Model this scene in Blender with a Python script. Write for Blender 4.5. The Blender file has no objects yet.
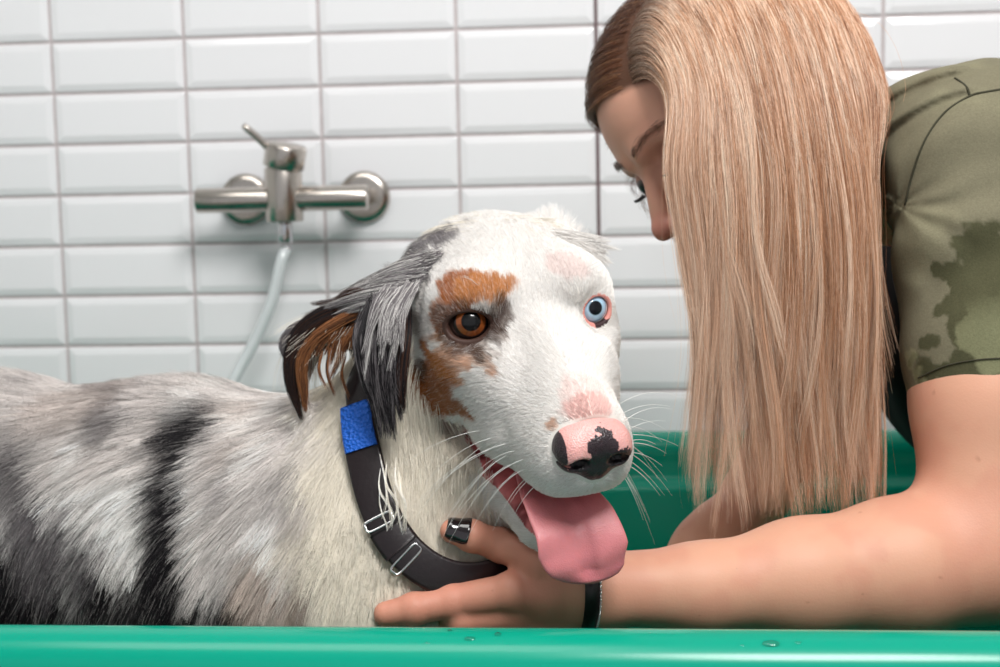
import bpy, math, random
import numpy as np
from mathutils import Vector, Matrix, kdtree
random.seed(7); RNG = np.random.default_rng(11)
PV = 0
HAIRK = 1.0
sc = bpy.context.scene
COL = sc.collection
PI = math.pi
V = lambda *a: np.array(a, float)

# ------------------------------------------------------------------ camera frame (solved from the tile grid)
_y, _p, _r = 0.0893, 0.1039, -0.0218
CZ = 1.2
_Ry = np.array([[math.cos(_y), 0, math.sin(_y)], [0, 1, 0], [-math.sin(_y), 0, math.cos(_y)]])
_Rx = np.array([[1, 0, 0], [0, math.cos(_p), -math.sin(_p)], [0, math.sin(_p), math.cos(_p)]])
_Rz = np.array([[math.cos(_r), -math.sin(_r), 0], [math.sin(_r), math.cos(_r), 0], [0, 0, 1]])
CAMW = _Rz @ _Rx @ _Ry @ np.array([[1, 0, 0], [0, 0, -1], [0, 1, 0.]])   # world -> (right, down, forward)
def ray(px, py):
    d = CAMW.T @ np.array([(px - 500) / 1400, (py - 333.5) / 1400, 1.0])
    return d / np.linalg.norm(d)
def at(px, py, Y):
    d = ray(px, py)
    return d * (Y / d[1]) + V(0, 0, CZ)
def hit(f, px, py, start=0.6, iters=160):
    d = ray(px, py); t = start; o = V(0, 0, CZ)
    for _ in range(iters):
        s = float(f((o + d * t)[None, :])[0])
        if s < 2e-4: break
        t += max(s * 0.6, 1e-4)
        if t > 2.5: break
    return o + d * t

# ------------------------------------------------------------------ noise
def _hash(ix, iy, iz, seed):
    n = (ix * 374761393 + iy * 668265263 + iz * 2147483647 + seed * 1274126177) & 0xffffffff
    n = ((n ^ (n >> 13)) * 1274126177) & 0xffffffff
    n = (n ^ (n >> 16)) & 0xffffffff
    return n.astype(np.float64) / 4294967295.0
def vnoise(P, s, seed=0):
    Q = np.asarray(P, float) / s
    i = np.floor(Q).astype(np.int64); f = Q - i; f = f * f * (3 - 2 * f)
    r = 0
    for dx in (0, 1):
        for dy in (0, 1):
            for dz in (0, 1):
                w = (f[:, 0] if dx else 1 - f[:, 0]) * (f[:, 1] if dy else 1 - f[:, 1]) * (f[:, 2] if dz else 1 - f[:, 2])
                r = r + w * _hash(i[:, 0] + dx, i[:, 1] + dy, i[:, 2] + dz, seed)
    return r            # 0..1
def fbm(P, s, seed=0, o=3):
    a, t, r = 1.0, 0.0, 0
    for k in range(o):
        r = r + a * vnoise(P, s / 2 ** k, seed + 17 * k); t += a; a *= .5
    return r / t
def sstep(a, b, x):
    t = np.clip((x - a) / (b - a), 0, 1); return t * t * (3 - 2 * t)

# ------------------------------------------------------------------ signed distance toolkit
def ell(P, c, r, R=None):
    q = P - np.asarray(c, float)
    if R is not None: q = q @ R
    r = np.asarray(r, float)
    q = q / r; k0 = np.sqrt(np.einsum('ij,ij->i', q, q)) + 1e-9
    q = q / r; k1 = np.sqrt(np.einsum('ij,ij->i', q, q)) + 1e-9
    return k0 * (k0 - 1) / k1
def rc(P, a, b, ra, rb):
    a = np.asarray(a, float); ba = np.asarray(b, float) - a
    t = np.clip(((P - a) @ ba) / (ba @ ba), 0, 1)
    w = P - a - t[:, None] * ba
    return np.sqrt(np.einsum('ij,ij->i', w, w)) - (ra + (rb - ra) * t)
def sph(P, c, r): return np.sqrt(((P - np.asarray(c, float)) ** 2).sum(1)) - r
def smin(a, b, k):
    h = np.clip(.5 + .5 * (b - a) / k, 0, 1)
    return b * (1 - h) + a * h - k * h * (1 - h)
def near(P, c, R, fn, margin=.05):
    """fn evaluated only inside a ball; outside it the distance to the ball stands in"""
    w = P - np.asarray(c, float); s = np.sqrt(np.einsum('ij,ij->i', w, w)) - R
    m = s < margin
    if m.all(): return fn(P)
    d = s.copy() 
    if m.any(): d[m] = fn(P[m])
    return d
def ssub(a, b, k): return -smin(-a, b, k)      # a minus b
def sint(a, b, k): return -smin(-a, -b, k)
def su(k, *ds):
    r = ds[0]
    for d in ds[1:]: r = smin(r, d, k)
    return r
def chain(P, pts, rs, k=.004):
    r = None
    for i in range(len(pts) - 1):
        d = rc(P, pts[i], pts[i + 1], rs[i], rs[i + 1])
        r = d if r is None else smin(r, d, k)
    return r
def rotm(x, up):
    x = np.asarray(x, float); x = x / np.linalg.norm(x)
    y = np.cross(np.asarray(up, float), x); y /= np.linalg.norm(y)
    return np.stack([x, y, np.cross(x, y)], 1)
def axis(segs):
    """segs: list of (start, stop, step) -> one increasing coordinate array"""
    out = []
    for a, b, h in segs:
        n = max(1, int(round((b - a) / h))); out += list(a + (b - a) * np.arange(n) / n)
    out.append(segs[-1][1]); return np.array(out)
def nets(f, xs, ys, zs, project=2, slack=1.5):
    B = 8
    def pad(a):
        while (len(a) - 1) % B: a = np.append(a, 2 * a[-1] - a[-2])
        return a
    xs, ys, zs = pad(xs), pad(ys), pad(zs)
    n = (len(xs), len(ys), len(zs)); nb = [(k - 1) // B for k in n]
    D = np.ones(n, np.float32)
    cx, cy, cz = [(a[::B][:-1] + a[::B][1:]) / 2 for a in (xs, ys, zs)]
    hx, hy, hz = [(a[::B][1:] - a[::B][:-1]) / 2 for a in (xs, ys, zs)]
    G = np.stack(np.meshgrid(cx, cy, cz, indexing='ij'), -1).reshape(-1, 3)
    H = np.sqrt(sum(g ** 2 for g in np.meshgrid(hx, hy, hz, indexing='ij'))).reshape(-1)
    d = np.concatenate([f(G[i:i + 200000]) for i in range(0, len(G), 200000)])
    act = np.abs(d) < H * slack + .002
    sg = np.where(d < 0, -1., 1.).reshape(nb)
    E = np.repeat(np.repeat(np.repeat(sg, B, 0), B, 1), B, 2)
    D[:-1, :-1, :-1] = E; D[-1] = 1; D[:, -1] = 1; D[:, :, -1] = 1
    ids = np.argwhere(act.reshape(nb))
    o = np.arange(B + 1)
    for c0 in range(0, len(ids), 400):
        b = ids[c0:c0 + 400] * B
        ix = (b[:, 0, None] + o)[:, :, None, None] + 0 * o[None, None, :, None] + 0 * o
        iy = (b[:, 1, None] + o)[:, None, :, None] + 0 * o[None, :, None, None] + 0 * o
        iz = (b[:, 2, None] + o)[:, None, None, :] + 0 * o[None, :, None, None] + 0 * o[None, None, :, None]
        ix, iy, iz = ix.ravel(), iy.ravel(), iz.ravel()
        P = np.stack([xs[ix], ys[iy], zs[iz]], 1)
        D[ix, iy, iz] = f(P)
    S = D < 0
    cnt = np.zeros([k - 1 for k in n], np.int8)
    for dx in (0, 1):
        for dy in (0, 1):
            for dz in (0, 1):
                cnt += S[dx:n[0] - 1 + dx, dy:n[1] - 1 + dy, dz:n[2] - 1 + dz]
    cells = np.argwhere((cnt > 0) & (cnt < 8)); del cnt
    idx = -np.ones([k - 1 for k in n], np.int32)
    idx[cells[:, 0], cells[:, 1], cells[:, 2]] = np.arange(len(cells))
    acc = np.zeros((len(cells), 3)); num = np.zeros(len(cells))
    ax = (xs, ys, zs)
    corners = [(a, b, c) for a in (0, 1) for b in (0, 1) for c in (0, 1)]
    val = {c: D[cells[:, 0] + c[0], cells[:, 1] + c[1], cells[:, 2] + c[2]].astype(float) for c in corners}
    pos = {c: np.stack([ax[k][cells[:, k] + c[k]] for k in range(3)], 1) for c in corners}
    for c in corners:
        for k in range(3):
            if c[k] == 0:
                e = list(c); e[k] = 1; e = tuple(e)
                m = (val[c] < 0) != (val[e] < 0)
                t = val[c] / (val[c] - val[e] + 1e-20); t = np.clip(t, 0, 1)
                q = pos[c] + (pos[e] - pos[c]) * t[:, None]
                acc[m] += q[m]; num[m] += 1
    Vt = acc / num[:, None]
    quads = []
    for k in range(3):
        sl0 = [slice(None)] * 3; sl1 = [slice(None)] * 3
        sl0[k] = slice(0, n[k] - 1); sl1[k] = slice(1, n[k])
        A, Bm = S[tuple(sl0)], S[tuple(sl1)]
        u, v = [(1, 2), (2, 0), (0, 1)][k]
        for flip in (0, 1):
            e = np.argwhere((A & ~Bm) if not flip else (~A & Bm))
            e = e[(e[:, u] > 0) & (e[:, v] > 0) & (e[:, u] < n[u] - 1) & (e[:, v] < n[v] - 1)]
            def g(du, dv):
                w = e.copy(); w[:, u] -= du; w[:, v] -= dv
                return idx[w[:, 0], w[:, 1], w[:, 2]]
            q = np.stack([g(1, 1), g(0, 1), g(0, 0), g(1, 0)], 1)
            quads.append(q[:, ::-1] if flip else q)
    F = np.concatenate(quads); F = F[(F >= 0).all(1)]
    for _ in range(project):
        g = grad(f, Vt); d = f(Vt)
        Vt = Vt - g * np.clip(d, -.003, .003)[:, None]
    return Vt, F
def grad(f, P, e=4e-4):
    k = np.array([[1, -1, -1], [-1, -1, 1], [-1, 1, -1], [1, 1, 1.]])
    g = sum(k[i] * f(P + k[i] * e)[:, None] for i in range(4))
    return g / (np.sqrt((g * g).sum(1))[:, None] + 1e-12)
def G3(lo, hi, h): return [axis([(lo[i], hi[i], h)]) for i in range(3)]

# ------------------------------------------------------------------ objects
def set_tags(o, label=None, cat=None, group=None, kind=None):
    if label: o['label'] = label
    if cat: o['category'] = cat
    if group: o['group'] = group
    if kind: o['kind'] = kind
    return o
def thing(name, loc, label, cat, group=None, kind=None):
    o = bpy.data.objects.new(name, None); COL.objects.link(o); o.location = loc
    o.empty_display_size = .05
    return set_tags(o, label, cat, group, kind)
def mesh(name, verts, faces, mat, parent=None, smooth=True, col=None):
    me = bpy.data.meshes.new(name)
    verts = np.asarray(verts, float)
    off = np.zeros(3) if parent is None else np.array(world_loc(parent))
    vv = verts - off
    if isinstance(faces, np.ndarray) and faces.ndim == 2:
        k = faces.shape[1]
        me.vertices.add(len(vv)); me.vertices.foreach_set('co', vv.astype(np.float32).ravel())
        me.loops.add(faces.size); me.loops.foreach_set('vertex_index', faces.astype(np.int32).ravel())
        me.polygons.add(len(faces)); me.polygons.foreach_set('loop_start', np.arange(0, faces.size, k, dtype=np.int32))
    else:
        me.from_pydata([tuple(v) for v in vv], [], [tuple(int(i) for i in f) for f in faces])
    me.update(calc_edges=True); me.validate()
    me.polygons.foreach_set('use_smooth', [smooth] * len(me.polygons))
    if col is not None:
        a = me.color_attributes.new('Col', 'FLOAT_COLOR', 'POINT')
        c = np.ones((len(vv), 4), np.float32); c[:, :3] = col
        a.data.foreach_set('color', c.ravel())
    me.materials.append(mat)
    o = bpy.data.objects.new(name, me); COL.objects.link(o)
    if parent is not None: o.parent = parent
    return o
def world_loc(o):
    p = np.zeros(3)
    while o is not None:
        p = p + np.array(o.location); o = o.parent
    return p
def tube(pts, r, n=10, closed=False, flat=1.0, cap=True, up=(0, 0, 1)):
    """swept tube; r scalar or list; returns verts, faces"""
    pts = np.asarray(pts, float); m = len(pts)
    rr = np.full(m, r) if np.isscalar(r) else np.asarray(r, float)
    if closed: T = np.roll(pts, -1, 0) - np.roll(pts, 1, 0)
    else: T = np.gradient(pts, axis=0)
    T /= np.linalg.norm(T, axis=1)[:, None]
    vs = []; prev = None
    for i in range(m):
        if prev is None:
            u = np.asarray(up, float)
            if abs(T[i] @ u) > .95: u = V(1, 0, 0)
            a = u - (u @ T[i]) * T[i]
        else: a = prev - (prev @ T[i]) * T[i]
        a /= np.linalg.norm(a); prev = a
        b = np.cross(T[i], a)
        for k in range(n):
            th = 2 * PI * k / n
            vs.append(pts[i] + rr[i] * (math.cos(th) * a + flat * math.sin(th) * b))
    fs = []
    for i in range(m if closed else m - 1):
        j = (i + 1) % m
        for k in range(n):
            fs.append((i * n + k, i * n + (k + 1) % n, j * n + (k + 1) % n, j * n + k))
    if cap and not closed:
        fs.append(tuple(range(n))[::-1]); fs.append(tuple((m - 1) * n + k for k in range(n)))
    return vs, fs
def merge(*parts):
    vs, fs = [], []
    for v, f in parts:
        o = len(vs); vs += [tuple(x) for x in v]; fs += [tuple(i + o for i in q) for q in f]
    return vs, fs
def spline(pts, n):
    P = np.asarray(pts, float); m = len(P)
    P = np.vstack([2 * P[0] - P[1], P, 2 * P[-1] - P[-2]])
    out = []
    for t in np.linspace(0, m - 1 - 1e-9, n):
        i = int(t); u = t - i; a, b, c, d = P[i:i + 4]
        out.append(.5 * ((2 * b) + (-a + c) * u + (2 * a - 5 * b + 4 * c - d) * u * u + (-a + 3 * b - 3 * c + d) * u ** 3))
    return np.array(out)
def box(lo, hi, bev=0):
    x0, y0, z0 = lo; x1, y1, z1 = hi
    if not bev:
        v = [(x, y, z) for x in (x0, x1) for y in (y0, y1) for z in (z0, z1)]
        return v, [(0, 1, 3, 2), (4, 6, 7, 5), (0, 4, 5, 1), (2, 3, 7, 6), (0, 2, 6, 4), (1, 5, 7, 3)]
def lathe(c, ax, prof, n=40):
    """prof: list of (along, radius) around axis ax through c"""
    ax = np.asarray(ax, float); ax /= np.linalg.norm(ax)
    u = V(0, 0, 1) if abs(ax[2]) < .9 else V(1, 0, 0)
    a = np.cross(ax, u); a /= np.linalg.norm(a); b = np.cross(ax, a)
    vs = []
    for h, r in prof:
        for k in range(n):
            th = 2 * PI * k / n
            vs.append(np.asarray(c) + ax * h + r * (math.cos(th) * a + math.sin(th) * b))
    fs = []
    for i in range(len(prof) - 1):
        for k in range(n):
            fs.append((i * n + k, i * n + (k + 1) % n, (i + 1) * n + (k + 1) % n, (i + 1) * n + k))
    fs.append(tuple(range(n))[::-1]); fs.append(tuple((len(prof) - 1) * n + k for k in range(n)))
    return vs, fs

# ------------------------------------------------------------------ materials
def lin(c):
    return tuple((x / 12.92 if x <= .04045 else ((x + .055) / 1.055) ** 2.4) for x in c)
def rgb(r, g, b): return lin((r / 255, g / 255, b / 255))
def mat(name, base=(.8, .8, .8), rough=.5, metal=0, spec=.5, attr=None, bump=None, sss=0, coat=0, coat_rough=.1, aniso=0, vary=None, trans=0):
    m = bpy.data.materials.new(name); m.use_nodes = True
    nt = m.node_tree; b = nt.nodes['Principled BSDF']
    b.inputs['Base Color'].default_value = (*base, 1); b.inputs['Roughness'].default_value = rough
    b.inputs['Metallic'].default_value = metal; b.inputs['Specular IOR Level'].default_value = spec
    b.inputs['Coat Weight'].default_value = coat; b.inputs['Coat Roughness'].default_value = coat_rough
    b.inputs['Anisotropic'].default_value = aniso
    if sss:
        b.inputs['Subsurface Weight'].default_value = sss; b.inputs['Subsurface Radius'].default_value = (1, .35, .2)
        b.inputs['Subsurface Scale'].default_value = .006
    if trans: b.inputs['Transmission Weight'].default_value = trans
    src = None
    if attr:
        a = nt.nodes.new('ShaderNodeAttribute'); a.attribute_name = attr; src = a.outputs['Color']
    if vary:       # (scale, amount, detail)
        tc = nt.nodes.new('ShaderNodeTexCoord')
        nz = nt.nodes.new('ShaderNodeTexNoise'); nz.inputs['Scale'].default_value = vary[0]; nz.inputs['Detail'].default_value = vary[2] if len(vary) > 2 else 4
        nt.links.new(tc.outputs['Object'], nz.inputs['Vector'])
        mr = nt.nodes.new('ShaderNodeMapRange'); mr.inputs['From Min'].default_value = .3; mr.inputs['From Max'].default_value = .7
        mr.inputs['To Min'].default_value = 1 - vary[1]; mr.inputs['To Max'].default_value = 1 + vary[1]
        nt.links.new(nz.outputs['Fac'], mr.inputs['Value'])
        mx = nt.nodes.new('ShaderNodeVectorMath'); mx.operation = 'SCALE'
        if src is not None: nt.links.new(src, mx.inputs[0])
        else: mx.inputs[0].default_value = base
        nt.links.new(mr.outputs[0], mx.inputs['Scale']); src = mx.outputs[0]
    if src is not None: nt.links.new(src, b.inputs['Base Color'])
    if bump:       # list of (kind, scale, strength, distance)
        prev = None
        tc = nt.nodes.new('ShaderNodeTexCoord')
        for kind, s, st, dist in bump:
            if kind == 'noise':
                t = nt.nodes.new('ShaderNodeTexNoise'); t.inputs['Scale'].default_value = s; t.inputs['Detail'].default_value = 6; out = t.outputs['Fac']
            elif kind == 'voronoi':
                t = nt.nodes.new('ShaderNodeTexVoronoi'); t.inputs['Scale'].default_value = s; out = t.outputs['Distance']
            else:
                t = nt.nodes.new('ShaderNodeTexWave'); t.inputs['Scale'].default_value = s; out = t.outputs['Fac']
            nt.links.new(tc.outputs['Object'], t.inputs['Vector'])
            bp = nt.nodes.new('ShaderNodeBump'); bp.inputs['Strength'].default_value = st; bp.inputs['Distance'].default_value = dist
            nt.links.new(out, bp.inputs['Height'])
            if prev: nt.links.new(prev.outputs[0], bp.inputs['Normal'])
            prev = bp
        nt.links.new(prev.outputs[0], b.inputs['Normal'])
    return m

# ------------------------------------------------------------------ strands
def strands(name, pts, rad, col, material, parent, taper=.25):
    """pts (N,S,3) world, rad scalar or (N,), col (N,3)"""
    N, S, _ = pts.shape
    cu = bpy.data.hair_curves.new(name)
    cu.add_curves([S] * N)
    off = world_loc(parent)
    cu.attributes['position'].data.foreach_set('vector', (pts - off).astype(np.float32).ravel())
    r = np.broadcast_to(np.asarray(rad, float).reshape(-1, 1), (N, 1)) * np.linspace(1, taper, S)[None, :] ** 1.0
    ra = cu.attributes.get('radius') or cu.attributes.new('radius', 'FLOAT', 'POINT')
    ra.data.foreach_set('value', r.astype(np.float32).ravel())
    ca = cu.attributes.new('Col', 'FLOAT_COLOR', 'CURVE' if col.ndim == 2 else 'POINT')
    col = col.reshape(-1, 3); c = np.ones((len(col), 4), np.float32); c[:, :3] = np.clip(col, 0, 1)
    ca.data.foreach_set('color', c.ravel())
    cu.materials.append(material)
    o = bpy.data.objects.new(name, cu); COL.objects.link(o); o.parent = parent
    return o
def sample(Vt, F, n, dens, vn=None):
    """area x density sampling over quads; returns points, normals"""
    T = np.concatenate([F[:, [0, 1, 2]], F[:, [0, 2, 3]]])
    a, b, c = Vt[T[:, 0]], Vt[T[:, 1]], Vt[T[:, 2]]
    cr = np.cross(b - a, c - a); ar = np.linalg.norm(cr, axis=1) / 2
    cen = (a + b + c) / 3; nf = cr / (2 * ar[:, None] + 1e-15)
    w = ar * dens(cen, nf); w = w / w.sum()
    cs = np.cumsum(w); k = np.clip(np.searchsorted(cs, RNG.random(n)), 0, len(T) - 1)
    u = RNG.random((n, 1)); v = RNG.random((n, 1)); m = (u + v) > 1
    u = np.where(m, 1 - u, u); v = np.where(m, 1 - v, v)
    if vn is None: return a[k] + u * (b[k] - a[k]) + v * (c[k] - a[k])
    na, nb, nc = vn[T[k, 0]], vn[T[k, 1]], vn[T[k, 2]]
    return a[k] + u * (b[k] - a[k]) + v * (c[k] - a[k]), nrm(na + u * (nb - na) + v * (nc - na))
def vnormals(Vt, F, smooth=0):
    n = np.cross(Vt[F[:, 2]] - Vt[F[:, 0]], Vt[F[:, 3]] - Vt[F[:, 1]]); vn = np.zeros_like(Vt)
    for k in range(4):
        for j in range(3): vn[:, j] += np.bincount(F[:, k], n[:, j], len(Vt))
    for _ in range(smooth):
        m = vn[F].sum(1); w = np.zeros_like(Vt)
        for k in range(4):
            for j in range(3): w[:, j] += np.bincount(F[:, k], m[:, j], len(Vt))
        vn = nrm(w)
    return nrm(vn)
def nrm(v): return v / (np.linalg.norm(v, axis=-1, keepdims=True) + 1e-12)
def nearest(P, Gd):
    kd = kdtree.KDTree(len(Gd))
    for i, g in enumerate(Gd): kd.insert(g, i)
    kd.balance()
    return np.array([kd.find(p)[1] for p in P])
def grow(P, N, flow, L, S=6, lift=.25, grav=.3, wave=.0, ngroup=0, clump=.6, cpow=1.3, curl=None):
    """flow (n,3) world directions; returns (n,S,3)"""
    T = flow - (flow * N).sum(1, keepdims=True) * N
    T = nrm(T)
    lift = np.broadcast_to(np.asarray(lift, float).reshape(-1, 1), (len(P), 1))
    d0 = nrm(T * (1 - lift) + N * lift)
    t = np.linspace(0, 1, S)[None, :, None]
    L = np.asarray(L, float).reshape(-1, 1, 1)
    Gv = V(0, 0, -1)[None, :]
    Gt = Gv - (Gv * N).sum(1, keepdims=True) * N
    pts = P[:, None] + L * (t * d0[:, None] + t * t * (-.55 * lift * N + grav * Gt)[:, None])
    if wave:
        w = nrm(np.cross(T, N)); ph = RNG.random((len(P), 1, 1)) * 6.28
        pts = pts + w[:, None] * L * wave * np.sin(t * 5 + ph) * t
    gi = None
    if ngroup:
        sel = RNG.choice(len(P), ngroup, replace=False)
        gi = sel[nearest(P, P[sel])]
        k = clump * t ** cpow
        jit = 1 - .35 * RNG.random((len(P), 1, 1))
        pts = pts * (1 - k * jit) + pts[gi] * (k * jit)
    return pts, gi
# ================================================================== DOG
HO = V(-.061, .905, 1.115)
_hx = V(.376, -.8962, -.2354); _hx /= np.linalg.norm(_hx)
_hy = V(.9264, .369, .0747); _hy -= (_hy @ _hx) * _hx; _hy /= np.linalg.norm(_hy)
HR = np.stack([_hx, _hy, np.cross(_hx, _hy)], 1)
def hw(*l): return HO + HR @ V(*l)
def hl(P): return (P - HO) @ HR

EC = V(-.0020, .0403, .0022)      # eyeball centre (dog's left; mirrored for the right)
ER = .0135
def eye_frame(s):
    n = nrm(V(.92, s * .36, .08)) if s < 0 else nrm(V(.96, .20, .08)); u = V(0, 0, 1.0); u = u - (u @ n) * n; u = nrm(u)
    w = np.cross(u, n)
    tilt = -.10 * s
    w2 = w * math.cos(tilt) + u * math.sin(tilt); u2 = -w * math.sin(tilt) + u * math.cos(tilt)
    return np.stack([n, w2, u2], 1)
EYER = {1: eye_frame(1), -1: eye_frame(-1)}
def _zu(x): return -.066 - .125 * (x + .036)
def _zl(x): return -.0760 - .46 * (x + .036)
def wedge(q): return np.maximum(np.maximum(q[:, 2] - _zu(q[:, 0]), _zl(q[:, 0]) - q[:, 2]), -(q[:, 0] + .036)) * .9
def head_sdf(q):
    s = q.copy(); s[:, 1] = np.sqrt(q[:, 1] ** 2 + 1e-6)
    h = ell(q, (-.062, 0, .001), (.074, .060, .044))
    h = smin(h, ell(s, (-.018, .030, .012), (.034, .030, .024)), .014)
    h = smin(h, ell(s, (-.046, .0405, -.036), (.046, .0235, .040)), .016)
    mz = rc(q * V(1, 1.0, 1), (-.005, 0, -.040), (.088, 0, -.050), .0435, .0320)
    h = smin(h, mz, .018)
    h = smin(h, rc(q, (-.01, 0, -.004), (.096, 0, -.029), .021, .0135), .014)
    h = smin(h, ell(s, (.066, .0165, -.062), (.042, .0175, .0235)), .010)
    h = smin(h, ell(s, (.020, .031, -.062), (.040, .0150, .022)), .012)
    h = smin(h, ell(s, (.006, .030, -.030), (.046, .0215, .030)), .014)
    h = smin(h, ell(s, (-.018, .0445, -.020), (.034, .0195, .036)), .012)
    jaw = rc(q, (-.055, 0, -.090), (.054, 0, -.127), .040, .0175)
    jaw = smin(jaw, rc(s, (-.02, .030, -.098), (.046, .012, -.126), .014, .0125), .010)
    h = smin(h, jaw, .010)
    # the open mouth: a wedge between the lips, its floor set in from the cheek
    inner = np.maximum(h + .009 + .012 * sstep(.0, .09, q[:, 0]), q[:, 0] - .070)
    h = smin(ssub(h, wedge(q), .004), inner, .003)
    # eyes: lids swell over each ball, then the slit is opened
    for sg in (1, -1):
        c = EC * V(1, sg, 1); E = EYER[sg]
        h = ssub(h, sph(q, c + E[:, 0] * .0235, .0150), .010)
        h = smin(h, sph(q, c + E[:, 0] * .0002, ER + .0019), .006)
        h = ssub(h, ell(q, c + E[:, 0] * .0150 + E[:, 2] * .0003, (.016, .0145 if sg < 0 else .0098, .0090 if sg < 0 else .0090), E), .0016)
        h = ssub(h, sph(q, c, ER + .0002), .0004)
    # muzzle notch that seats the nose pad
    h = ssub(h, ell(q, (.124, 0, -.041), (.020, .021, .018)), .004)
    return h
def flatten(P, c, n, s):
    n = nrm(np.asarray(n, float))
    return P + ((P - np.asarray(c, float)) @ n)[:, None] * n * (s - 1)
def ear_sdf(P):
    # right ear: flap lifted out sideways, tip folded down
    a, b, c, d = at(412, 300, .965), at(362, 318, .965), at(322, 330, .962), at(300, 362, .958)
    nn = V(.25, -.55, .8)
    r = chain(flatten(P, b, nn, 2.6), [flatten(x[None], b, nn, 2.6)[0] for x in (a, b, c)], [.020, .020, .012], .006) / 1.6
    n2 = V(.5, -.8, .1)
    r2 = chain(flatten(P, d, n2, 2.2), [flatten(x[None], d, n2, 2.2)[0] for x in (c, d, at(300, 398, .955))], [.010, .010, .004], .006) / 1.5
    r = smin(r, r2, .006)
    # left ear: mostly behind the skull, laid back
    e, f2, g = hw(-.085, .048, .020), hw(-.100, .066, .004), hw(-.108, .072, -.028)
    n3 = HR @ V(.7, .3, .6)
    l = chain(flatten(P, f2, n3, 2.4), [flatten(x[None], f2, n3, 2.4)[0] for x in (e, f2, g)], [.019, .018, .007], .006) / 1.6
    return smin(r, l, .01)
NK0, NK1 = hw(-.085, 0, -.025), at(362, 560, 1.01)
CH = at(345, 640, 1.00)
TUBZ = .60
def dog_body(P):
    b = rc(P, NK0, NK1, .062, .088)
    b = smin(b, rc(P, hw(-.03, 0, -.075), at(425, 575, .975), .034, .066), .03)
    b = smin(b, ell(P, CH, (.105, .10, .15)), .05)
    sp = [V(-.19, 1.02, .914), V(-.34, 1.045, .930), V(-.52, 1.06, .938), V(-.74, 1.07, .930)]
    t = chain(P, sp, [.112, .113, .112, .105], .04)
    t = smin(t, rc(P, V(-.16, 1.01, .86), V(-.45, 1.05, .865), .115, .10), .05)
    b = smin(b, t, .06)
    # shoulder blade, haunch and legs standing in the bath
    b = smin(b, ell(P, V(-.20, .955, .88), (.07, .045, .10)), .03)
    b = smin(b, ell(P, V(-.76, .995, .86), (.10, .06, .12)), .04)
    for yy in (.955, 1.075):
        b = smin(b, chain(P, [V(-.17, yy, .83), V(-.20, yy, .74), V(-.165, yy, .665), V(-.16, yy, TUBZ + .03)], [.05, .033, .024, .022], .012), .03)
        b = smin(b, ell(P, V(-.145, yy, TUBZ + .021), (.036, .027, .021)), .012)
    for yy in (.985, 1.145):
        b = smin(b, chain(P, [V(-.76, yy, .86), V(-.70, yy, .76), V(-.80, yy, .70), V(-.77, yy, TUBZ + .03)], [.075, .045, .026, .022], .015), .03)
        b = smin(b, ell(P, V(-.752, yy, TUBZ + .021), (.038, .027, .021)), .012)
    b = smin(b, chain(P, [V(-.84, 1.07, .97), V(-.90, 1.07, .93), V(-.93, 1.07, .84)], [.03, .025, .015], .01), .02)
    return b
def dog_sdf(P):
    q = hl(P); h = near(P, hw(-.01, 0, -.03), .15, lambda X: head_sdf(hl(X)))
    e = near(P, hw(-.07, 0, .0), .17, ear_sdf)
    d = smin(smin(h, e, .008), dog_body(P), .022)
    w = np.maximum(wedge(q), np.abs(q[:, 1]) - .060)
    return np.minimum(ssub(d, w, .003), np.maximum(np.minimum(h, d + .012), w - .002))

# ---- coat pattern: patches fixed on the animal
WHITE = np.array(rgb(246, 242, 238)); CREAM = np.array(rgb(238, 230, 215)); TAN = np.array(rgb(176, 104, 52)); TAN2 = np.array(rgb(205, 140, 85))
BLK = np.array(rgb(30, 27, 30)); GREY = np.array(rgb(128, 122, 124)); LGREY = np.array(rgb(216, 209, 205)); BRN = np.array(rgb(92, 66, 50))
PINK = np.array(rgb(232, 178, 170)); BEIGE = np.array(rgb(178, 160, 148))
BP = []      # body patches (centre, radii, colour, weight)
def bpatch(px, py, Y, rx, rz, c, w=1, ry=.2, tilt=0): BP.append((at(px, py, Y), V(rx, ry, rz), c, w, tilt))
bpatch(30, 545, .95, .13, .078, BLK, 1.0)
bpatch(150, 570, .95, .09, .062, BLK, .95)
bpatch(245, 588, .95, .058, .042, BLK, .95)
bpatch(20, 470, .95, .05, .03, GREY, .45)
bpatch(205, 505, .94, .019, .092, BLK, 1.0, tilt=.12); bpatch(205, 505, .94, .013, .085, BLK, 1.0, tilt=.12)
bpatch(245, 585, .93, .011, .045, BLK, .9, tilt=-.25)
bpatch(330, 580, .91, .011, .045, BRN, .85, tilt=.08)
bpatch(305, 540, .91, .022, .030, BEIGE, .8)
bpatch(95, 500, .94, .07, .030, GREY, .5)
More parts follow.
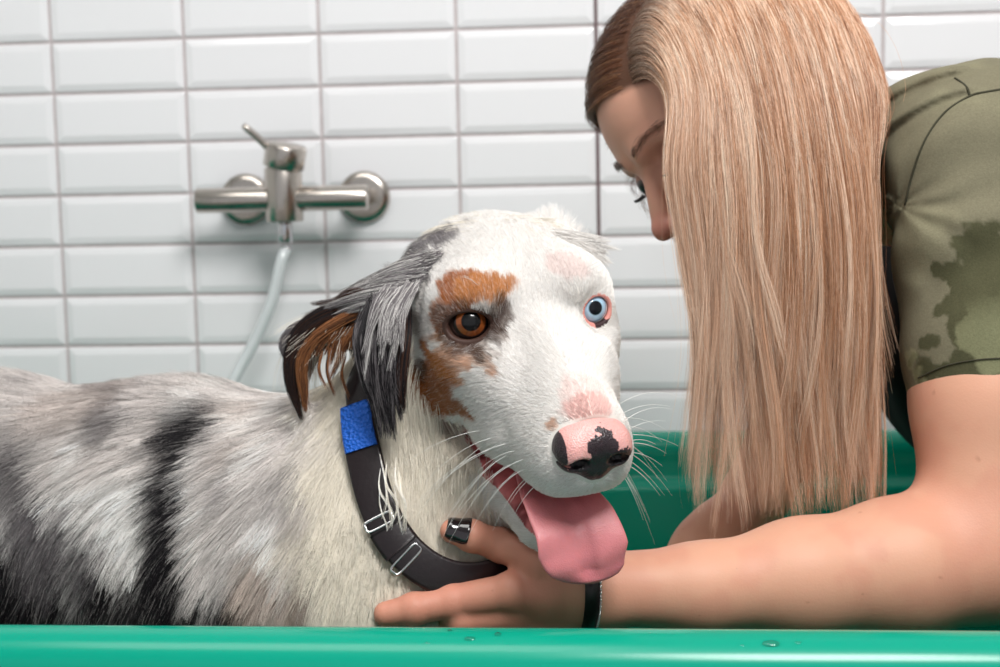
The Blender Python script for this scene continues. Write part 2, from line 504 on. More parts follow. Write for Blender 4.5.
def col_body(P, seed=0, streak=1.0):
    n = len(P)
    A = np.stack([P[:, 0] + .35 * (P[:, 2] - 1), P[:, 1] * .4, P[:, 2] * .22], 1)
    st = fbm(A, .022, 3 + seed, 3); big = fbm(P, .07, 9, 2)
    c = LGREY * np.ones((n, 1))
    m = sstep(.50, .66, st * .75 + big * .25)[:, None]; c = c * (1 - m) + WHITE * m
    m = (sstep(.40, .30, st * .7 + big * .3) * .6)[:, None]; c = c * (1 - m) + GREY * m
    m = (sstep(.58, .72, fbm(P, .05, 21, 2)) * .35)[:, None]; c = c * (1 - m) + BEIGE * m
    e = (st - .5) * 1.2 + (fbm(P, .03, 40, 2) - .5) * .7
    for ctr, r, cc, w, tl in BP:
        q = P - ctr; q = np.stack([q[:, 0] - q[:, 2] * tl, q[:, 1], q[:, 2]], 1)
        k = np.sqrt(((q / r) ** 2).sum(1)) + e
        m = (sstep(1.15, .75, k) * w)[:, None]; c = c * (1 - m) + cc * m
    # white front: neck, chest and forelegs
    w = P[:, 0] + .14 * (P[:, 2] - 1.0) + (fbm(P, .03, 60, 2) - .5) * .05
    m = sstep(-.212, -.178, w)[:, None]; c = c * (1 - m) + CREAM * m
    m = (sstep(.80, .74, P[:, 2]) * 1)[:, None]; c = c * (1 - m) + WHITE * .9 * m
    return c
HP = []      # head patches (local centre, local radii, colour, weight, edge noise)
def col_head(q):
    n = len(q)
    c = WHITE * np.ones((n, 1))
    A = q * V(.35, 1, 1)
    e = fbm(A, .012, 5, 3) - .5
    e2 = fbm(q * V(.3, 1, 1), .006, 8, 2) - .5
    for ctr, r, cc, w, en in HP:
        k = np.sqrt((((q - ctr) / r) ** 2).sum(1)) + (e * 1.6 + e2 * .8) * en
        m = (sstep(1.15, .8, k) * w)[:, None]; c = c * (1 - m) + cc * m
    rel = (q - EC * V(1, -1, 1)) @ EYER[-1]; kk = np.sqrt((rel[:, 1] / .0146) ** 2 + (rel[:, 2] / .0100) ** 2)
    m = (sstep(1.9, 1.1, kk + e2 * 2.4) * (rel[:, 0] > -.006) * .72)[:, None]; c = c * (1 - m) + np.array(rgb(78, 54, 46)) * m
    return c
def hp(px, py, r, c, w=1, en=1):
    HP.append((hl(hit(dog_sdf, px, py)[None])[0], np.asarray(r, float), c, w, en))
hp(408, 275, (.036, .030, .026), GREY, .92, 1.6)
hp(432, 247, (.022, .030, .016), GREY, .85, 1.4)
hp(420, 265, (.022, .030, .016), GREY, .85, 1.4)
hp(395, 300, (.030, .030, .030), GREY, .9, 1.4)
hp(375, 320, (.030, .030, .030), GREY, .9, 1.4)
hp(425, 330, (.018, .02, .018), LGREY, .6, 1.4)
hp(440, 385, (.026, .03, .026), TAN, .95, 1)
hp(412, 395, (.020, .03, .034), TAN, .95, 1)
hp(452, 362, (.022, .03, .012), TAN2, .7, 1.5)
hp(425, 365, (.014, .03, .008), BRN, .7, 1.6)
hp(462, 292, (.016, .022, .0125), TAN, .95, 1)
hp(485, 288, (.010, .016, .013), TAN2, .95, 1)
hp(440, 312, (.010, .02, .010), TAN, .8, 1.2)
hp(483, 345, (.016, .016, .012), BEIGE, .6, 1.5)
hp(470, 345, (.016, .016, .006), BRN, .5, 1.5)
hp(498, 322, (.010, .012, .012), BRN, .8, 1.2)
hp(468, 325, (.0135, .018, .0125), np.array(rgb(60, 42, 38)), .9, .5)
hp(398, 350, (.020, .02, .016), BLK, .8, 1.3)
hp(418, 318, (.012, .02, .012), BRN, .5, 1.6)
hp(553, 425, (.004, .006, .004), TAN2, .6, .5)
hp(597, 307, (.013, .013, .0125), PINK, .35, .4)
hp(572, 268, (.014, .014, .012), PINK, .25, .6)
hp(590, 402, (.030, .016, .010), PINK, .3, .6)
hp(590, 410, (.016, .018, .008), PINK, .65, .4)

# ---- mesh
if PV:
    hs, bs = .0018, .008
else:
    hs, bs = .0011, .005
xs = axis([(-1.0, -.34, bs * 1.6), (-.34, -.19, bs * .6), (-.19, .055, hs), (.055, .10, hs * 3)])
ys = axis([(.76, .775, hs * 2), (.775, .975, hs), (.975, 1.26, bs)])
zs = axis([(.59, .90, bs * 1.6), (.90, .975, hs * 1.8), (.975, 1.19, hs), (1.19, 1.21, hs * 2)])
dV, dF = nets(dog_sdf, xs, ys, zs)
dq = hl(dV)
ishead = sstep(.012, -.008, head_sdf(dq)); isear = sstep(.008, -.002, ear_sdf(dV)) * (1 - ishead)
cb = col_body(dV); chd = col_head(dq)
vcol = cb * (1 - ishead[:, None]) + chd * ishead[:, None]
vcol = vcol * (1 - isear[:, None]) + np.array(rgb(120, 80, 55)) * isear[:, None]
vcol *= .85
# mouth lining, lid rims
inm = (np.maximum(np.maximum(dq[:, 2] - _zu(dq[:, 0]) - .0015, _zl(dq[:, 0]) - dq[:, 2] - .0055), -(dq[:, 0] + .038)) < 0) & (head_sdf(dq) < .004)
GUM = np.array(rgb(214, 120, 120)) ; GUMD = np.array(rgb(140, 62, 66))
gm = sstep(.35, .65, fbm(dq * V(1, .5, .5), .006, 77, 2))[:, None]
vcol = np.where(inm[:, None], GUM * gm + GUMD * (1 - gm), vcol)
for sg in (1, -1):
    c = EC * V(1, sg, 1); E = EYER[sg]
    dd = np.abs(sph(dq, c, ER + .0012)); rel = (dq - c) @ E
    kk = np.sqrt((rel[:, 1] / (.0146 if sg < 0 else .0100)) ** 2 + (rel[:, 2] / .0094) ** 2)
    m = ((rel[:, 0] > 0) & (kk < 1.36 - .16 * (sg > 0)) & (dd < .007))[:, None]
    rim = np.array(rgb(38, 24, 24)) if sg < 0 else np.array(rgb(222, 150, 140))
    vcol = np.where(m, rim, vcol)
    if sg < 0:
        mm = (sstep(1.8, 1.2, kk) * (rel[:, 0] > -.004) * (ishead > .5))[:, None] * .9; vcol = vcol * (1 - mm) + np.array(rgb(70, 48, 40)) * mm
    if sg > 0:
        m2 = m[:, 0] & (rel[:, 2] < -.0062) & (rel[:, 1] > -.002)
        vcol = np.where(m2[:, None], np.array(rgb(60, 40, 42)), vcol)
M_skin = mat('dog_skin', attr='Col', rough=.55, spec=.3)
dog = mesh('dog', dV, dF, M_skin, col=vcol)
set_tags(dog, 'wet merle dog with one amber eye, one blue eye and a panting pink tongue', 'dog')

# ---- eyes
def eye_mesh(sg):
    c = EC * V(1, sg, 1)
    camd = nrm(hl(V(0, 0, CZ)[None])[0] - c)
    g = nrm(camd + V(.02, .05, .02)) if sg < 0 else nrm(camd * .42 + EYER[1][:, 0] * .58 + V(0, .08, .05))
    n = 48; vs = []; fs = []; cols = []
    a = nrm(np.cross(V(0, 0, 1), g)); b = np.cross(g, a)
    rings = [0, .12, .24, .31, .38, .44, .5, .58, .66, .74, .79, .84, .89, 1.0, 1.3, 1.7, 2.2, 2.8]
    for i, th in enumerate(rings):
        r = ER + (.0009 * max(0, 1 - (th / .66) ** 2))
        for k in range(n):
            ph = 2 * PI * k / n
            d = math.cos(th) * g + math.sin(th) * (math.cos(ph) * a + math.sin(ph) * b)
            vs.append(HO + HR @ (c + d * r))
            fl = .75 + .5 * ((k * 7919) % 13) / 13
            if sg < 0:
                pc = (rgb(4, 3, 4) if th < .46 else tuple(x * fl for x in rgb(138, 72, 32)) if th < .76 else rgb(70, 36, 22) if th < .82 else rgb(30, 19, 18) if th < 1.05 else rgb(120, 92, 84))
            else:
                pc = (rgb(6, 8, 16) if th < .33 else tuple(x * (.9 + .2 * fl) for x in rgb(165, 198, 220)) if th < .70 else rgb(110, 140, 165) if th < .75 else rgb(225, 222, 220))
            cols.append(pc)
    for i in range(len(rings) - 1):
        for k in range(n):
            fs.append((i * n + k, (i + 1) * n + k, (i + 1) * n + (k + 1) % n, i * n + (k + 1) % n))
    return vs, fs, cols
M_eye = mat('eyeball', attr='Col', rough=.3, spec=.15, coat=.75, coat_rough=.02)
for sg in (-1, 1):
    v, f, cc = eye_mesh(sg)
    e = mesh('eye', v, f, M_eye, parent=dog, col=np.array(cc))
    e['label'] = 'amber brown eye' if sg < 0 else 'pale blue eye'

# ---- nose pad
def nose_sdf(P):
    q = hl(P); s = q.copy(); s[:, 1] = np.sqrt(q[:, 1] ** 2 + 4e-7)
    d = ell(q, (.107, 0, -.0402), (.0185, .0215, .0157))
    d = smin(d, ell(s, (.112, .0135, -.044), (.0135, .0105, .0125)), .006)
    d = smin(d, ell(q, (.112, 0, -.054), (.010, .011, .010)), .006)
    d = ssub(d, ell(s, (.1265, .0118, -.0485), (.009, .0060, .0044)), .0025)
    d = ssub(d, rc(s, (.123, .0155, -.049), (.108, .0245, -.0465), .0024, .0016), .002)
    d = ssub(d, rc(q, (.1275, 0, -.0500), (.118, 0, -.066), .0012, .0012), .0025)
    return d
nV, nF = nets(nose_sdf, *[axis([(a, b, .0006 if not PV else .001)]) for a, b in zip(hw(.107, 0, -.045) - .036, hw(.107, 0, -.045) + .036)])
nq = hl(nV)
pk = (fbm(nq, .0035, 4, 3) - .5) * 1.7
dark = (-nq[:, 2] - .0455) + .75 * (nq[:, 1] * .25) + pk * .006
blob = np.sqrt(((nq[:, 1] - .0025) / .0100) ** 2 + ((nq[:, 2] + .042) / .0125) ** 2) + pk * .5
isd = (dark > 0) | (blob < 1) | ((nq[:, 1] < -.0195) & (nq[:, 2] < -.030))
pinkc = np.array(rgb(226, 168, 162)); drk = np.array(rgb(40, 30, 34))
nc = np.where(isd[:, None], drk * (1 + .8 * fbm(nq, .003, 5, 2)[:, None]), pinkc * (.95 + .1 * fbm(nq, .006, 6, 2)[:, None]))
nhole = (ell(np.c_[nq[:, 0], np.abs(nq[:, 1]), nq[:, 2]], (.1265, .0118, -.0485), (.009, .0060, .0044)) < .0006)
nc = np.where(nhole[:, None], np.array(rgb(16, 10, 12)), nc)
M_nose = mat('nose_skin', attr='Col', rough=.32, spec=.5, bump=[('voronoi', 900, .5, .0006), ('noise', 400, .15, .0004)], sss=.15)
nose = mesh('nose', nV, nF, M_nose, parent=dog, col=nc); nose['label'] = 'pink nose with black patches'

# ---- tongue: a limp strap swept over the lower lip, cupped down its middle
TC = spline([V(-.03, 0, -.080), V(.02, -.003, -.094), V(.058, -.007, -.0985), (.081, -.008, -.0985), (.097, -.0065, -.106), (.1045, -.0035, -.118), (.107, -.001, -.128), (.1075, .001, -.1375)], 70)
def tongue_mesh():
    n = 36; vs = []; m = len(TC); fs = []
    T = nrm(np.gradient(TC, axis=0))
    sN = np.linspace(0, 1, m)
    for i in range(m):
        side = V(0, 1, 0); up = nrm(np.cross(T[i], side))
        s_ = sN[i]
        w = np.interp(s_, [0, .3, .5, .68, .85, .93, .975, 1], [.018, .021, .0270, .0290, .0240, .0180, .0120, .002])
        th = np.interp(s_, [0, .4, .8, .95, 1], [.009, .0075, .0058, .0045, .0015])
        cup = np.interp(s_, [0, .4, .7, .9, 1], [.002, .006, .0035, .001, 0])
        for k in range(n):
            a = 2 * PI * k / n; y = math.cos(a); z = math.sin(a)
            yy = w * math.copysign(abs(y) ** .85, y)
            zz_ = th * z * (1 - .25 * y * y)
            lift = cup * y * y * 1.4
            gr = -.0046 * math.exp(-(y / .16) ** 2) * max(0, z) * np.interp(s_, [.3, .5, .85, .95], [0, 1, 1, 0])
            wav = .0009 * math.sin(9 * s_ * 3 + 2.3 * y) * abs(y) * np.interp(s_, [.4, .6, 1], [0, 1, .3])
            q = TC[i] + side * (yy + .0012 * math.sin(s_ * 14)) + up * (zz_ + lift + gr + wav)
            vs.append(HO + HR @ q)
    for i in range(m - 1):
        for k in range(n): fs.append((i * n + k, i * n + (k + 1) % n, (i + 1) * n + (k + 1) % n, (i + 1) * n + k))
    fs.append(tuple(range(n))[::-1]); fs.append(tuple((m - 1) * n + k for k in range(n)))
    return vs, fs
v, f = tongue_mesh(); tV = np.array(v); tq = hl(tV)
tc = np.array(rgb(212, 130, 134)) * np.ones((len(tV), 1))
m = sstep(.10, .15, -tq[:, 2])[:, None]; tc = tc * (1 - m) + np.array(rgb(216, 122, 130)) * m
m = (sstep(.004, .0, np.abs(tq[:, 1] - .002)) * .25)[:, None]; tc = tc * (1 - m) + np.array(rgb(160, 78, 88)) * m
M_tongue = mat('tongue_flesh', attr='Col', rough=.34, spec=.5, bump=[('noise', 700, .35, .0006), ('voronoi', 1300, .3, .0005)], sss=.3, vary=(60, .08))
mesh('tongue', v, f, M_tongue, parent=dog, col=tc)
# ---- coat
M_fur = mat('wet_fur', attr='Col', rough=.45, spec=.22)
def flow_head(q):
    """hair direction on the head, in head coordinates"""
    n = len(q); d = np.tile(V(-1., 0, .05), (n, 1)); sy = np.sign(q[:, 1])
    side = sstep(.012, .045, np.abs(q[:, 1]))
    d[:, 1] += sy * .25 * sstep(-.10, -.03, q[:, 0]) * sstep(.02, .0, q[:, 2])
    d[:, 2] += -.55 * side * sstep(.02, -.05, q[:, 2])
    d[:, 2] += -.25 * sstep(.05, .1, q[:, 0]) * side
    d[:, 2] += .25 * sstep(-.03, .0, q[:, 0]) * sstep(.02, -.0, np.abs(q[:, 1]))
    up = sstep(-.05, .0, q[:, 0]) * sstep(.0, .015, q[:, 2])
    d[:, 2] += .5 * up
    for sg in (1, -1):
        c = EC * V(1, sg, 1); r = q - c; dist = np.linalg.norm(r, axis=1); w = sstep(.034, .016, dist)[:, None] * .9
        d = d + nrm(r) * w
    back = sstep(-.06, -.11, q[:, 0])
    d[:, 2] -= .5 * back * sstep(.0, .05, np.abs(q[:, 1]))
    return nrm(d)
dN = vnormals(dV, dF, 1)
def fur_part():
    Nh, Nb = int(170000 * HAIRK), int(190000 * HAIRK)
    def lidmask(q):
        k = np.ones(len(q))
        for sg in (1, -1):
            c = EC * V(1, sg, 1); E = EYER[sg]; rel = (q - c) @ E
            kk = np.sqrt((rel[:, 1] / (.0146 if sg < 0 else .0100)) ** 2 + (rel[:, 2] / .0094) ** 2)
            k *= np.where((rel[:, 0] > 0) & (kk < 1.16), 0, 1)
        return k
    def mouthmask(q):
        m = (np.maximum(np.maximum(q[:, 2] - _zu(q[:, 0]) - .003, _zl(q[:, 0]) - q[:, 2] - .0055), -(q[:, 0] + .038)) < 0)
        return np.where(m, 0, 1)
    def nosemask(q): return np.where(nose_sdf(q @ HR.T + HO) < .0012, 0, 1)
    face_c = lambda nf: np.clip(.35 + 1.2 * (-nf[:, 1]), .06, 1)
    # -- head
    def dens(c, nf):
        q = hl(c); w = sstep(.014, .004, head_sdf(q)) * face_c(nf)
        return w * lidmask(q) * mouthmask(q) * nosemask(q)
    P, N = sample(dV, dF, Nh, dens, dN); q = hl(P)
    fl = flow_head(q) + (fbm(q, .012, 31, 2)[:, None] - .5) * V(.0, .5, .5) + RNG.normal(0, .10, (Nh, 3))
    L = .0065 * np.ones(Nh)
    L += .006 * sstep(-.0, -.06, q[:, 0]) + .012 * sstep(-.07, -.12, q[:, 0])
    L += .004 * sstep(-.02, -.06, q[:, 2]) * sstep(.07, .02, q[:, 0])
    L += .008 * sstep(-.04, -.075, q[:, 0]) * sstep(.03, .05, np.abs(q[:, 1]))
    L *= 1 - .45 * sstep(.045, .095, q[:, 0])
    dE = np.minimum(np.linalg.norm(q - EC, axis=1), np.linalg.norm(q - EC * V(1, -1, 1), axis=1))
    L *= 1 - .5 * sstep(.028, .016, dE)
    L *= RNG.uniform(.6, 1.2, Nh)
    wet = sstep(.01, -.07, q[:, 0])
    pts, gi = grow(P, N, fl @ HR.T, L, S=5, lift=.24 + .08 * RNG.random(Nh), grav=.10, ngroup=max(10, Nh // 14), clump=.55)
    c = col_head(q); cg = c[gi]
    c = c * .4 + cg * .6
    c = c * (1 + RNG.normal(0, .10, (Nh, 1)))
    # white guard hairs run through the dark patches
    lum = c.mean(1); g = (RNG.random(Nh) < .10) & (lum < .5); c[g] = c[g] * .4 + WHITE * .6
    R1 = np.where(L > .01, .00011, .000085)
    allp, allc, allr = [pts], [c], [R1]
    # -- neck and body
    def dens2(cn, nf):
        q = hl(cn); w = sstep(.0, .014, head_sdf(q)) * sstep(-.001, .004, ear_sdf(cn))
        return w * np.clip(.25 + 1.3 * (-nf[:, 1]) + .8 * np.clip(nf[:, 2], 0, 1), .05, 1.2) * np.where(cn[:, 2] < .84, .12, 1) * np.where(cn[:, 0] < -.56, .25, 1)
    P, N = sample(dV, dF, Nb, dens2, dN); n = Nb
    fl = np.tile(V(-.75, .0, -.55), (n, 1))
    sideb = sstep(.75, .1, N[:, 2]); fl[:, 2] -= .9 * sideb; fl[:, 0] += .30 * sideb
    fr = sstep(-.26, -.15, P[:, 0]); fl[:, 0] += .55 * fr; fl[:, 2] -= .6 * fr
    sw = (fbm(P, .06, 51, 2) - .5)[:, None]; fl = fl + sw * V(1.5, .2, .5) + RNG.normal(0, .09, (n, 3))
    L = .040 * np.ones(n) * RNG.uniform(.55, 1.15, n)
    L *= 1 - .45 * sstep(-.22, -.15, P[:, 0])
    L *= 1 - .4 * sstep(.80, .70, P[:, 2])
    wl_ = np.exp(-(np.linalg.norm((P - at(405, 440, .93)) * V(1, .7, .8), axis=1) / .035) ** 2); L *= 1 + 1.1 * wl_
    pts, gi = grow(P, N, fl, L, S=7, lift=.16 + .12 * RNG.random(n), grav=.12, wave=.05, ngroup=max(10, n // 15), clump=.66, cpow=1.1)
    c = col_body(P + V(.01, 0, .012)); c = c * .35 + c[gi] * .65
    j = (RNG.normal(0, .12, (len(c), 1)) + RNG.normal(0, .17, (n, 1))[gi]) * (1 - .7 * sstep(-.24, -.18, P[:, 0]))[:, None]
    c = c * (1 + j); lum = c.mean(1); g = (RNG.random(n) < .07) & (lum < .3); c[g] = c[g] * .5 + LGREY * .5
    def pad(p, S):
        if p.shape[1] == S: return p
        t = np.linspace(0, p.shape[1] - 1, S); i = np.clip(t.astype(int), 0, p.shape[1] - 2); u = (t - i)[None, :, None]
        return p[:, i] * (1 - u) + p[:, i + 1] * u
    strands('head_fur', allp[0], allr[0], allc[0], M_fur, dog, taper=.3)
    strands('body_fur', pts, .000135, c, M_fur, dog, taper=.35)
fur_part()

# ---- ear fringe and wet locks: each lock a bundle round one spine
def lock(spine, rads, n, col, spread_col=.12, r=.00012, fan=.35, tail=1.0):
    sp = spline(spine, 14); S = 14; t = np.linspace(0, 1, S)
    rr = np.interp(t, np.linspace(0, 1, len(rads)), rads)
    T = nrm(np.gradient(sp, axis=0)); a = nrm(np.cross(T, V(.1, -1, .1))); b = np.cross(T, a)
    th = RNG.random(n) * 6.283; ra = np.sqrt(RNG.random(n))
    L = RNG.uniform(.55, 1, n)
    t0 = RNG.uniform(0, .42, n) * L
    tt = t0[:, None] + t[None, :] * (L - t0)[:, None]
    idx = tt * (S - 1); i = np.clip(idx.astype(int), 0, S - 2); u = (idx - i)[..., None]
    f = lambda X: X[i] * (1 - u) + X[i + 1] * u
    R_ = (rr[i] * (1 - u[..., 0]) + rr[i + 1] * u[..., 0]) * ra[:, None]
    ph = th[:, None] + .4 * np.sin(tt * 3 + th[:, None])
    pts = f(sp) + (R_ * np.cos(ph))[..., None] * f(a) + (R_ * np.sin(ph) * .45)[..., None] * f(b)
    pts = pts + RNG.normal(0, .0006, (n, 1, 3)) * t[None, :, None]
    c = np.asarray(col(th, ra) if callable(col) else np.tile(col, (n, 1))) * (1 + RNG.normal(0, spread_col, (n, 1)))
    return pts, c
LK = []
def A(pl, rads, n, col, **k):
    p, c = lock([at(*q) for q in pl], [x / 1500 for x in rads], max(8, int(n * max(.3, HAIRK))), col, **k); LK.append((p, c))
mixc = lambda a, b, p=.5: (lambda th, ra: np.where((RNG.random(len(th)) < p)[:, None], a, b))
DK = np.array(rgb(38, 32, 33)); DBR = np.array(rgb(74, 48, 36)); TN = np.array(rgb(150, 98, 62))
# outer ear: grey fur sweeping from the skull out over the flap
for i in range(26):
    u = i / 25
    x0, y0 = 440 - 30 * u + RNG.normal(0, 4), 252 + 40 * u + RNG.normal(0, 4)
    x1, y1 = 345 - 40 * u * .6 + RNG.normal(0, 6), 292 + 32 * u + RNG.normal(0, 4)
    A([(x0, y0, .925), ((x0 + x1) / 2 + 5, (y0 + y1) / 2 - 6, .935), (x1, y1, .95)], [7, 6, 1.5], 330, mixc(GREY * (.7 + .7 * RNG.random()), WHITE * .8, .6))
for i in range(12):
    x0 = 392 + RNG.normal(0, 8); x1 = 320 + RNG.normal(0, 14); y1 = 318 + RNG.normal(0, 8)
    A([(x0, 295 + RNG.normal(0, 6), .935), ((x0 + x1) / 2, 300 + RNG.normal(0, 4), .94), (x1, y1, .948)], [7, 6, 1.2], 260, mixc(DBR, GREY, .6))
# top edge of the flap and its tip: near black outside, tan inside
A([(385, 298, .945), (340, 308, .945), (308, 325, .944), (293, 350, .942), (292, 385, .942), (302, 420, .942)], [8, 9, 9, 9, 7, 1], 1500, mixc(DK, DBR, .75))
A([(380, 304, .94), (345, 318, .94), (315, 338, .939), (302, 362, .938), (304, 392, .938), (306, 412, .938)], [5, 6, 6, 6, 4, 1], 700, mixc(TN, DBR, .55))
A([(330, 322, .95), (300, 330, .952), (287, 345, .952), (290, 365, .952)], [6, 10, 9, 2], 900, mixc(GREY * .6, GREY, .5))
for i in range(12):
    x0 = 385 - i * 4.0; y0 = 318 + RNG.normal(0, 4)
    A([(x0, y0, .944), (x0 - 12, y0 + 14, .941), (x0 - 24 + RNG.normal(0, 5), y0 + 38 + RNG.normal(0, 7), .94)], [6, 5, 1], 220, mixc(TN, DBR, .5))
for (x, y, l) in ((330, 345, 52), (322, 350, 40), (345, 352, 48)):
    A([(x, y, .94), (x - 3, y + l * .5, .938), (x + 5, y + l, .937)], [2.2, 1.2, .4], 60, mixc(TN, DBR, .5))
# front curtain of the ear: long dark wet locks hanging beside the cheek
for i in range(20):
    u = i / 19
    x0 = 352 + 48 * u + RNG.normal(0, 3); x1 = 376 + 26 * u + RNG.normal(0, 4); y1 = 442 - 40 * abs(u - .45) * 1.6 + RNG.normal(0, 8)
    cc = mixc(BLK, GREY * .8, .72) if u < .95 else mixc(BLK, DBR, .7)
    A([(x0 + 15 - 8 * u, 300 + RNG.normal(0, 5), .925), (x0 + 6, 338, .905), ((x0 + x1) / 2, 380, .898), (x1, y1, .898)], [7, 7.5, 6, 1.2], 420, cc)
for i in range(16):
    u = RNG.random(); x0 = 372 + 34 * u
    A([(x0 + 15, 278 + 10 * RNG.random(), .915), (x0, 310, .90), (x0 - 8 + RNG.normal(0, 4), 350 + RNG.normal(0, 12), .893)], [3, 4.5, 1], 130, mixc(GREY * .8, WHITE * .8, .68))
# wet cream strands straying over the collar
for i in range(9):
    x0 = 372 + 26 * RNG.random(); y0 = 452 + 46 * RNG.random(); w_ = RNG.normal(0, 4)
    A([(x0, y0, .900), (x0 + 2 + w_, y0 + 26, .8925), (x0 + 9 - w_ * .6, y0 + 50, .889), (x0 + 6 + RNG.normal(0, 5), y0 + 70 + RNG.normal(0, 10), .8895)], [.3, .9, .7, .3], 12, mixc(CREAM, WHITE, .6))
# the left ear's pale tuft behind the crown
for i in range(14):
    y1 = 236 + 30 * RNG.random(); x1 = 612 + RNG.normal(0, 7)
    A([(560 + RNG.normal(0, 8), 240 + RNG.normal(0, 5), .955), (588, 238 + (y1 - 236) * .5, .95), (x1, y1 + 4, .948)], [6, 5, .6], 110, mixc(WHITE, WHITE * .92, .5))
strands('ear_fur', np.concatenate([p for p, c in LK]), .00014, np.concatenate([c for p, c in LK]), M_fur, dog, taper=.4)

# ---- whiskers and eyelashes
M_whisk = mat('whisker', rgb(248, 246, 242), rough=.3, spec=.5)
wv = []
def whisk(x, y, z, d, L, droop):
    s = V(x, y, z); d = nrm(V(*d)); pts = [HO + HR @ (s + d * L * t + V(0, 0, -1) * droop * L * t * t) for t in np.linspace(0, 1, 12)]
    wv.append(pts)
for sg in (1, -1):
    for r_ in range(4):
        for k in range(5):
            x = .088 - .012 * k; z = -.056 - .0065 * r_; y = sg * (.031 + .002 * k - .001 * r_)
            L = (.022 + .011 * k) * RNG.uniform(.8, 1.2)
            whisk(x, y, z, (-.35 + RNG.normal(0, .1) + .12 * (4 - k) * (sg > 0), sg * (.75 + RNG.normal(0, .08)), -.1 - .22 * r_ + RNG.normal(0, .08) + .45 * (sg > 0) * (1.2 - r_ * .5)), L, .35 + .2 * RNG.random())
for sg in (1, -1):
    for k in range(3): whisk(-.008 + .006 * k, sg * .034, .026, (.5, sg * .5, .6), .022 + .006 * k, .2)
strands('whiskers', np.array(wv), .00019, np.tile(np.array(rgb(250, 248, 244)), (len(wv), 1)), M_whisk, dog, taper=.2)
# ================================================================== COLLAR
def neck_f(P): return dog_sdf(P) - .009
cpts = [hit(neck_f, *p) for p in ((357, 412), (376, 490), (400, 545), (440, 570), (492, 578))]
c_n = nrm(np.cross(cpts[2] - cpts[0], cpts[4] - cpts[0]))
if c_n[2] < 0: c_n = -c_n
c_c = cpts[2] + V(.0, .075, .0); c_c = c_c - c_n * ((c_c - cpts[0]) @ c_n)
c_u = nrm(V(-1, 0, 0) - c_n * (V(-1, 0, 0) @ c_n)); c_v = np.cross(c_n, c_u)
def ring_r(th, extra):
    th = np.atleast_1d(th); D = np.cos(th)[:, None] * c_u + np.sin(th)[:, None] * c_v
    r = np.full(len(th), .02)
    for _ in range(200):
        d = neck_f(c_c + D * r[:, None]); r = r + np.clip(-d * .5, -.002, .004)
        r = np.clip(r, .01, .14)
    return c_c + D * (r + extra)[:, None]
def ang(p):
    w = p - c_c; return math.atan2(w @ c_v, w @ c_u)
def strap(th0, th1, n, half, thick, extra, closed=False, wob=0):
    th = np.linspace(th0, th1, n, endpoint=not closed)
    C = ring_r(th, extra)
    if closed:      # above the blue band the ruff swallows the strap
        away = ((th - aA) * np.sign(dA) + .0) % (2 * PI); sk = sstep(.02, .16, away) * sstep(2.6, 2.2, away)
        C = C - nrm(C - c_c) * (sk * .021)[:, None]
    k = np.ones(7) / 7                      # leather does not follow every bump
    if closed: C = np.stack([np.convolve(np.r_[C[-3:, i], C[:, i], C[:3, i]], k, 'valid') for i in range(3)], 1)
    G = grad(neck_f, C, 4e-3)
    vs = []; fs = []; m = 8
    for i in range(len(C)):
        T = nrm(C[(i + 1) % len(C)] - C[i - 1]) if closed or 0 < i < len(C) - 1 else nrm((C[1] - C[0]) if i == 0 else (C[-1] - C[-2]))
        o = G[i] - (G[i] @ T) * T; o = nrm(o); w = np.cross(T, o)
        for a, b in ((-1, 0), (-.96, .7), (-.8, 1), (.8, 1), (.96, .7), (1, 0), (.9, -.6), (-.9, -.6)):
            vs.append(C[i] + w * half * a + o * thick * (b + wob * (i % 2)))
    L = len(C)
    for i in range(L if closed else L - 1):
        j = (i + 1) % L
        for k2 in range(m): fs.append((i * m + k2, i * m + (k2 + 1) % m, j * m + (k2 + 1) % m, j * m + k2))
    if not closed: fs.append(tuple(range(m))); fs.append(tuple((L - 1) * m + k2 for k2 in range(m))[::-1])
    return vs, fs
M_leather = mat('wet_black_leather', rgb(26, 16, 19), rough=.36, spec=.4, bump=[('noise', 300, .3, .0006)], coat=.15)
M_blue = mat('blue_nylon_braid', rgb(18, 96, 200), rough=.6, bump=[('voronoi', 420, 1.0, .0016)])
M_chrome = mat('buckle_steel', rgb(215, 215, 215), rough=.15, metal=1)
collar = thing('dog_collar', tuple(c_c), 'black leather collar with steel buckle loops and blue braided band on the dog', 'collar')
aA, aJ = ang(cpts[0]), ang(hit(neck_f, 361, 450))
dA = ((aA - aJ + PI) % (2 * PI)) - PI
v, f = strap(0, 2 * PI, 160, .0125, .0018, .0005, closed=True); mesh('strap', v, f, M_leather, parent=collar)
v, f = strap(aJ, aJ + dA * 1.12, 40, .0118, .0030, .0012, wob=.15); b_ = mesh('blue_band', v, f, M_blue, parent=collar); b_['label'] = 'blue braided nylon band'
for (px, py, hw_, hl_) in ((383, 520, .0098, .0036), (412, 548, .0118, .0034)):
    p = hit(neck_f, px, py); a0 = ang(p); C = ring_r(np.array([a0 - .02, a0, a0 + .02]), .0042); T = nrm(C[2] - C[0]); o = nrm(grad(neck_f, C[1:2], 4e-3)[0]); o = nrm(o - (o @ T) * T); w = np.cross(T, o)
    lp = []
    for k in range(28):
        t = 2 * PI * k / 28; ct, st = math.cos(t), math.sin(t)
        lp.append(C[1] + w * hw_ * math.copysign(abs(ct) ** .35, ct) + T * hl_ * math.copysign(abs(st) ** .35, st) + o * .0006 * ct)
    v, f = tube(lp, .0010, 8, closed=True); mesh('buckle', v, f, M_chrome, parent=collar)
ky = ring_r(np.array([ang(hit(neck_f, 398, 536))]), .0012)[0]
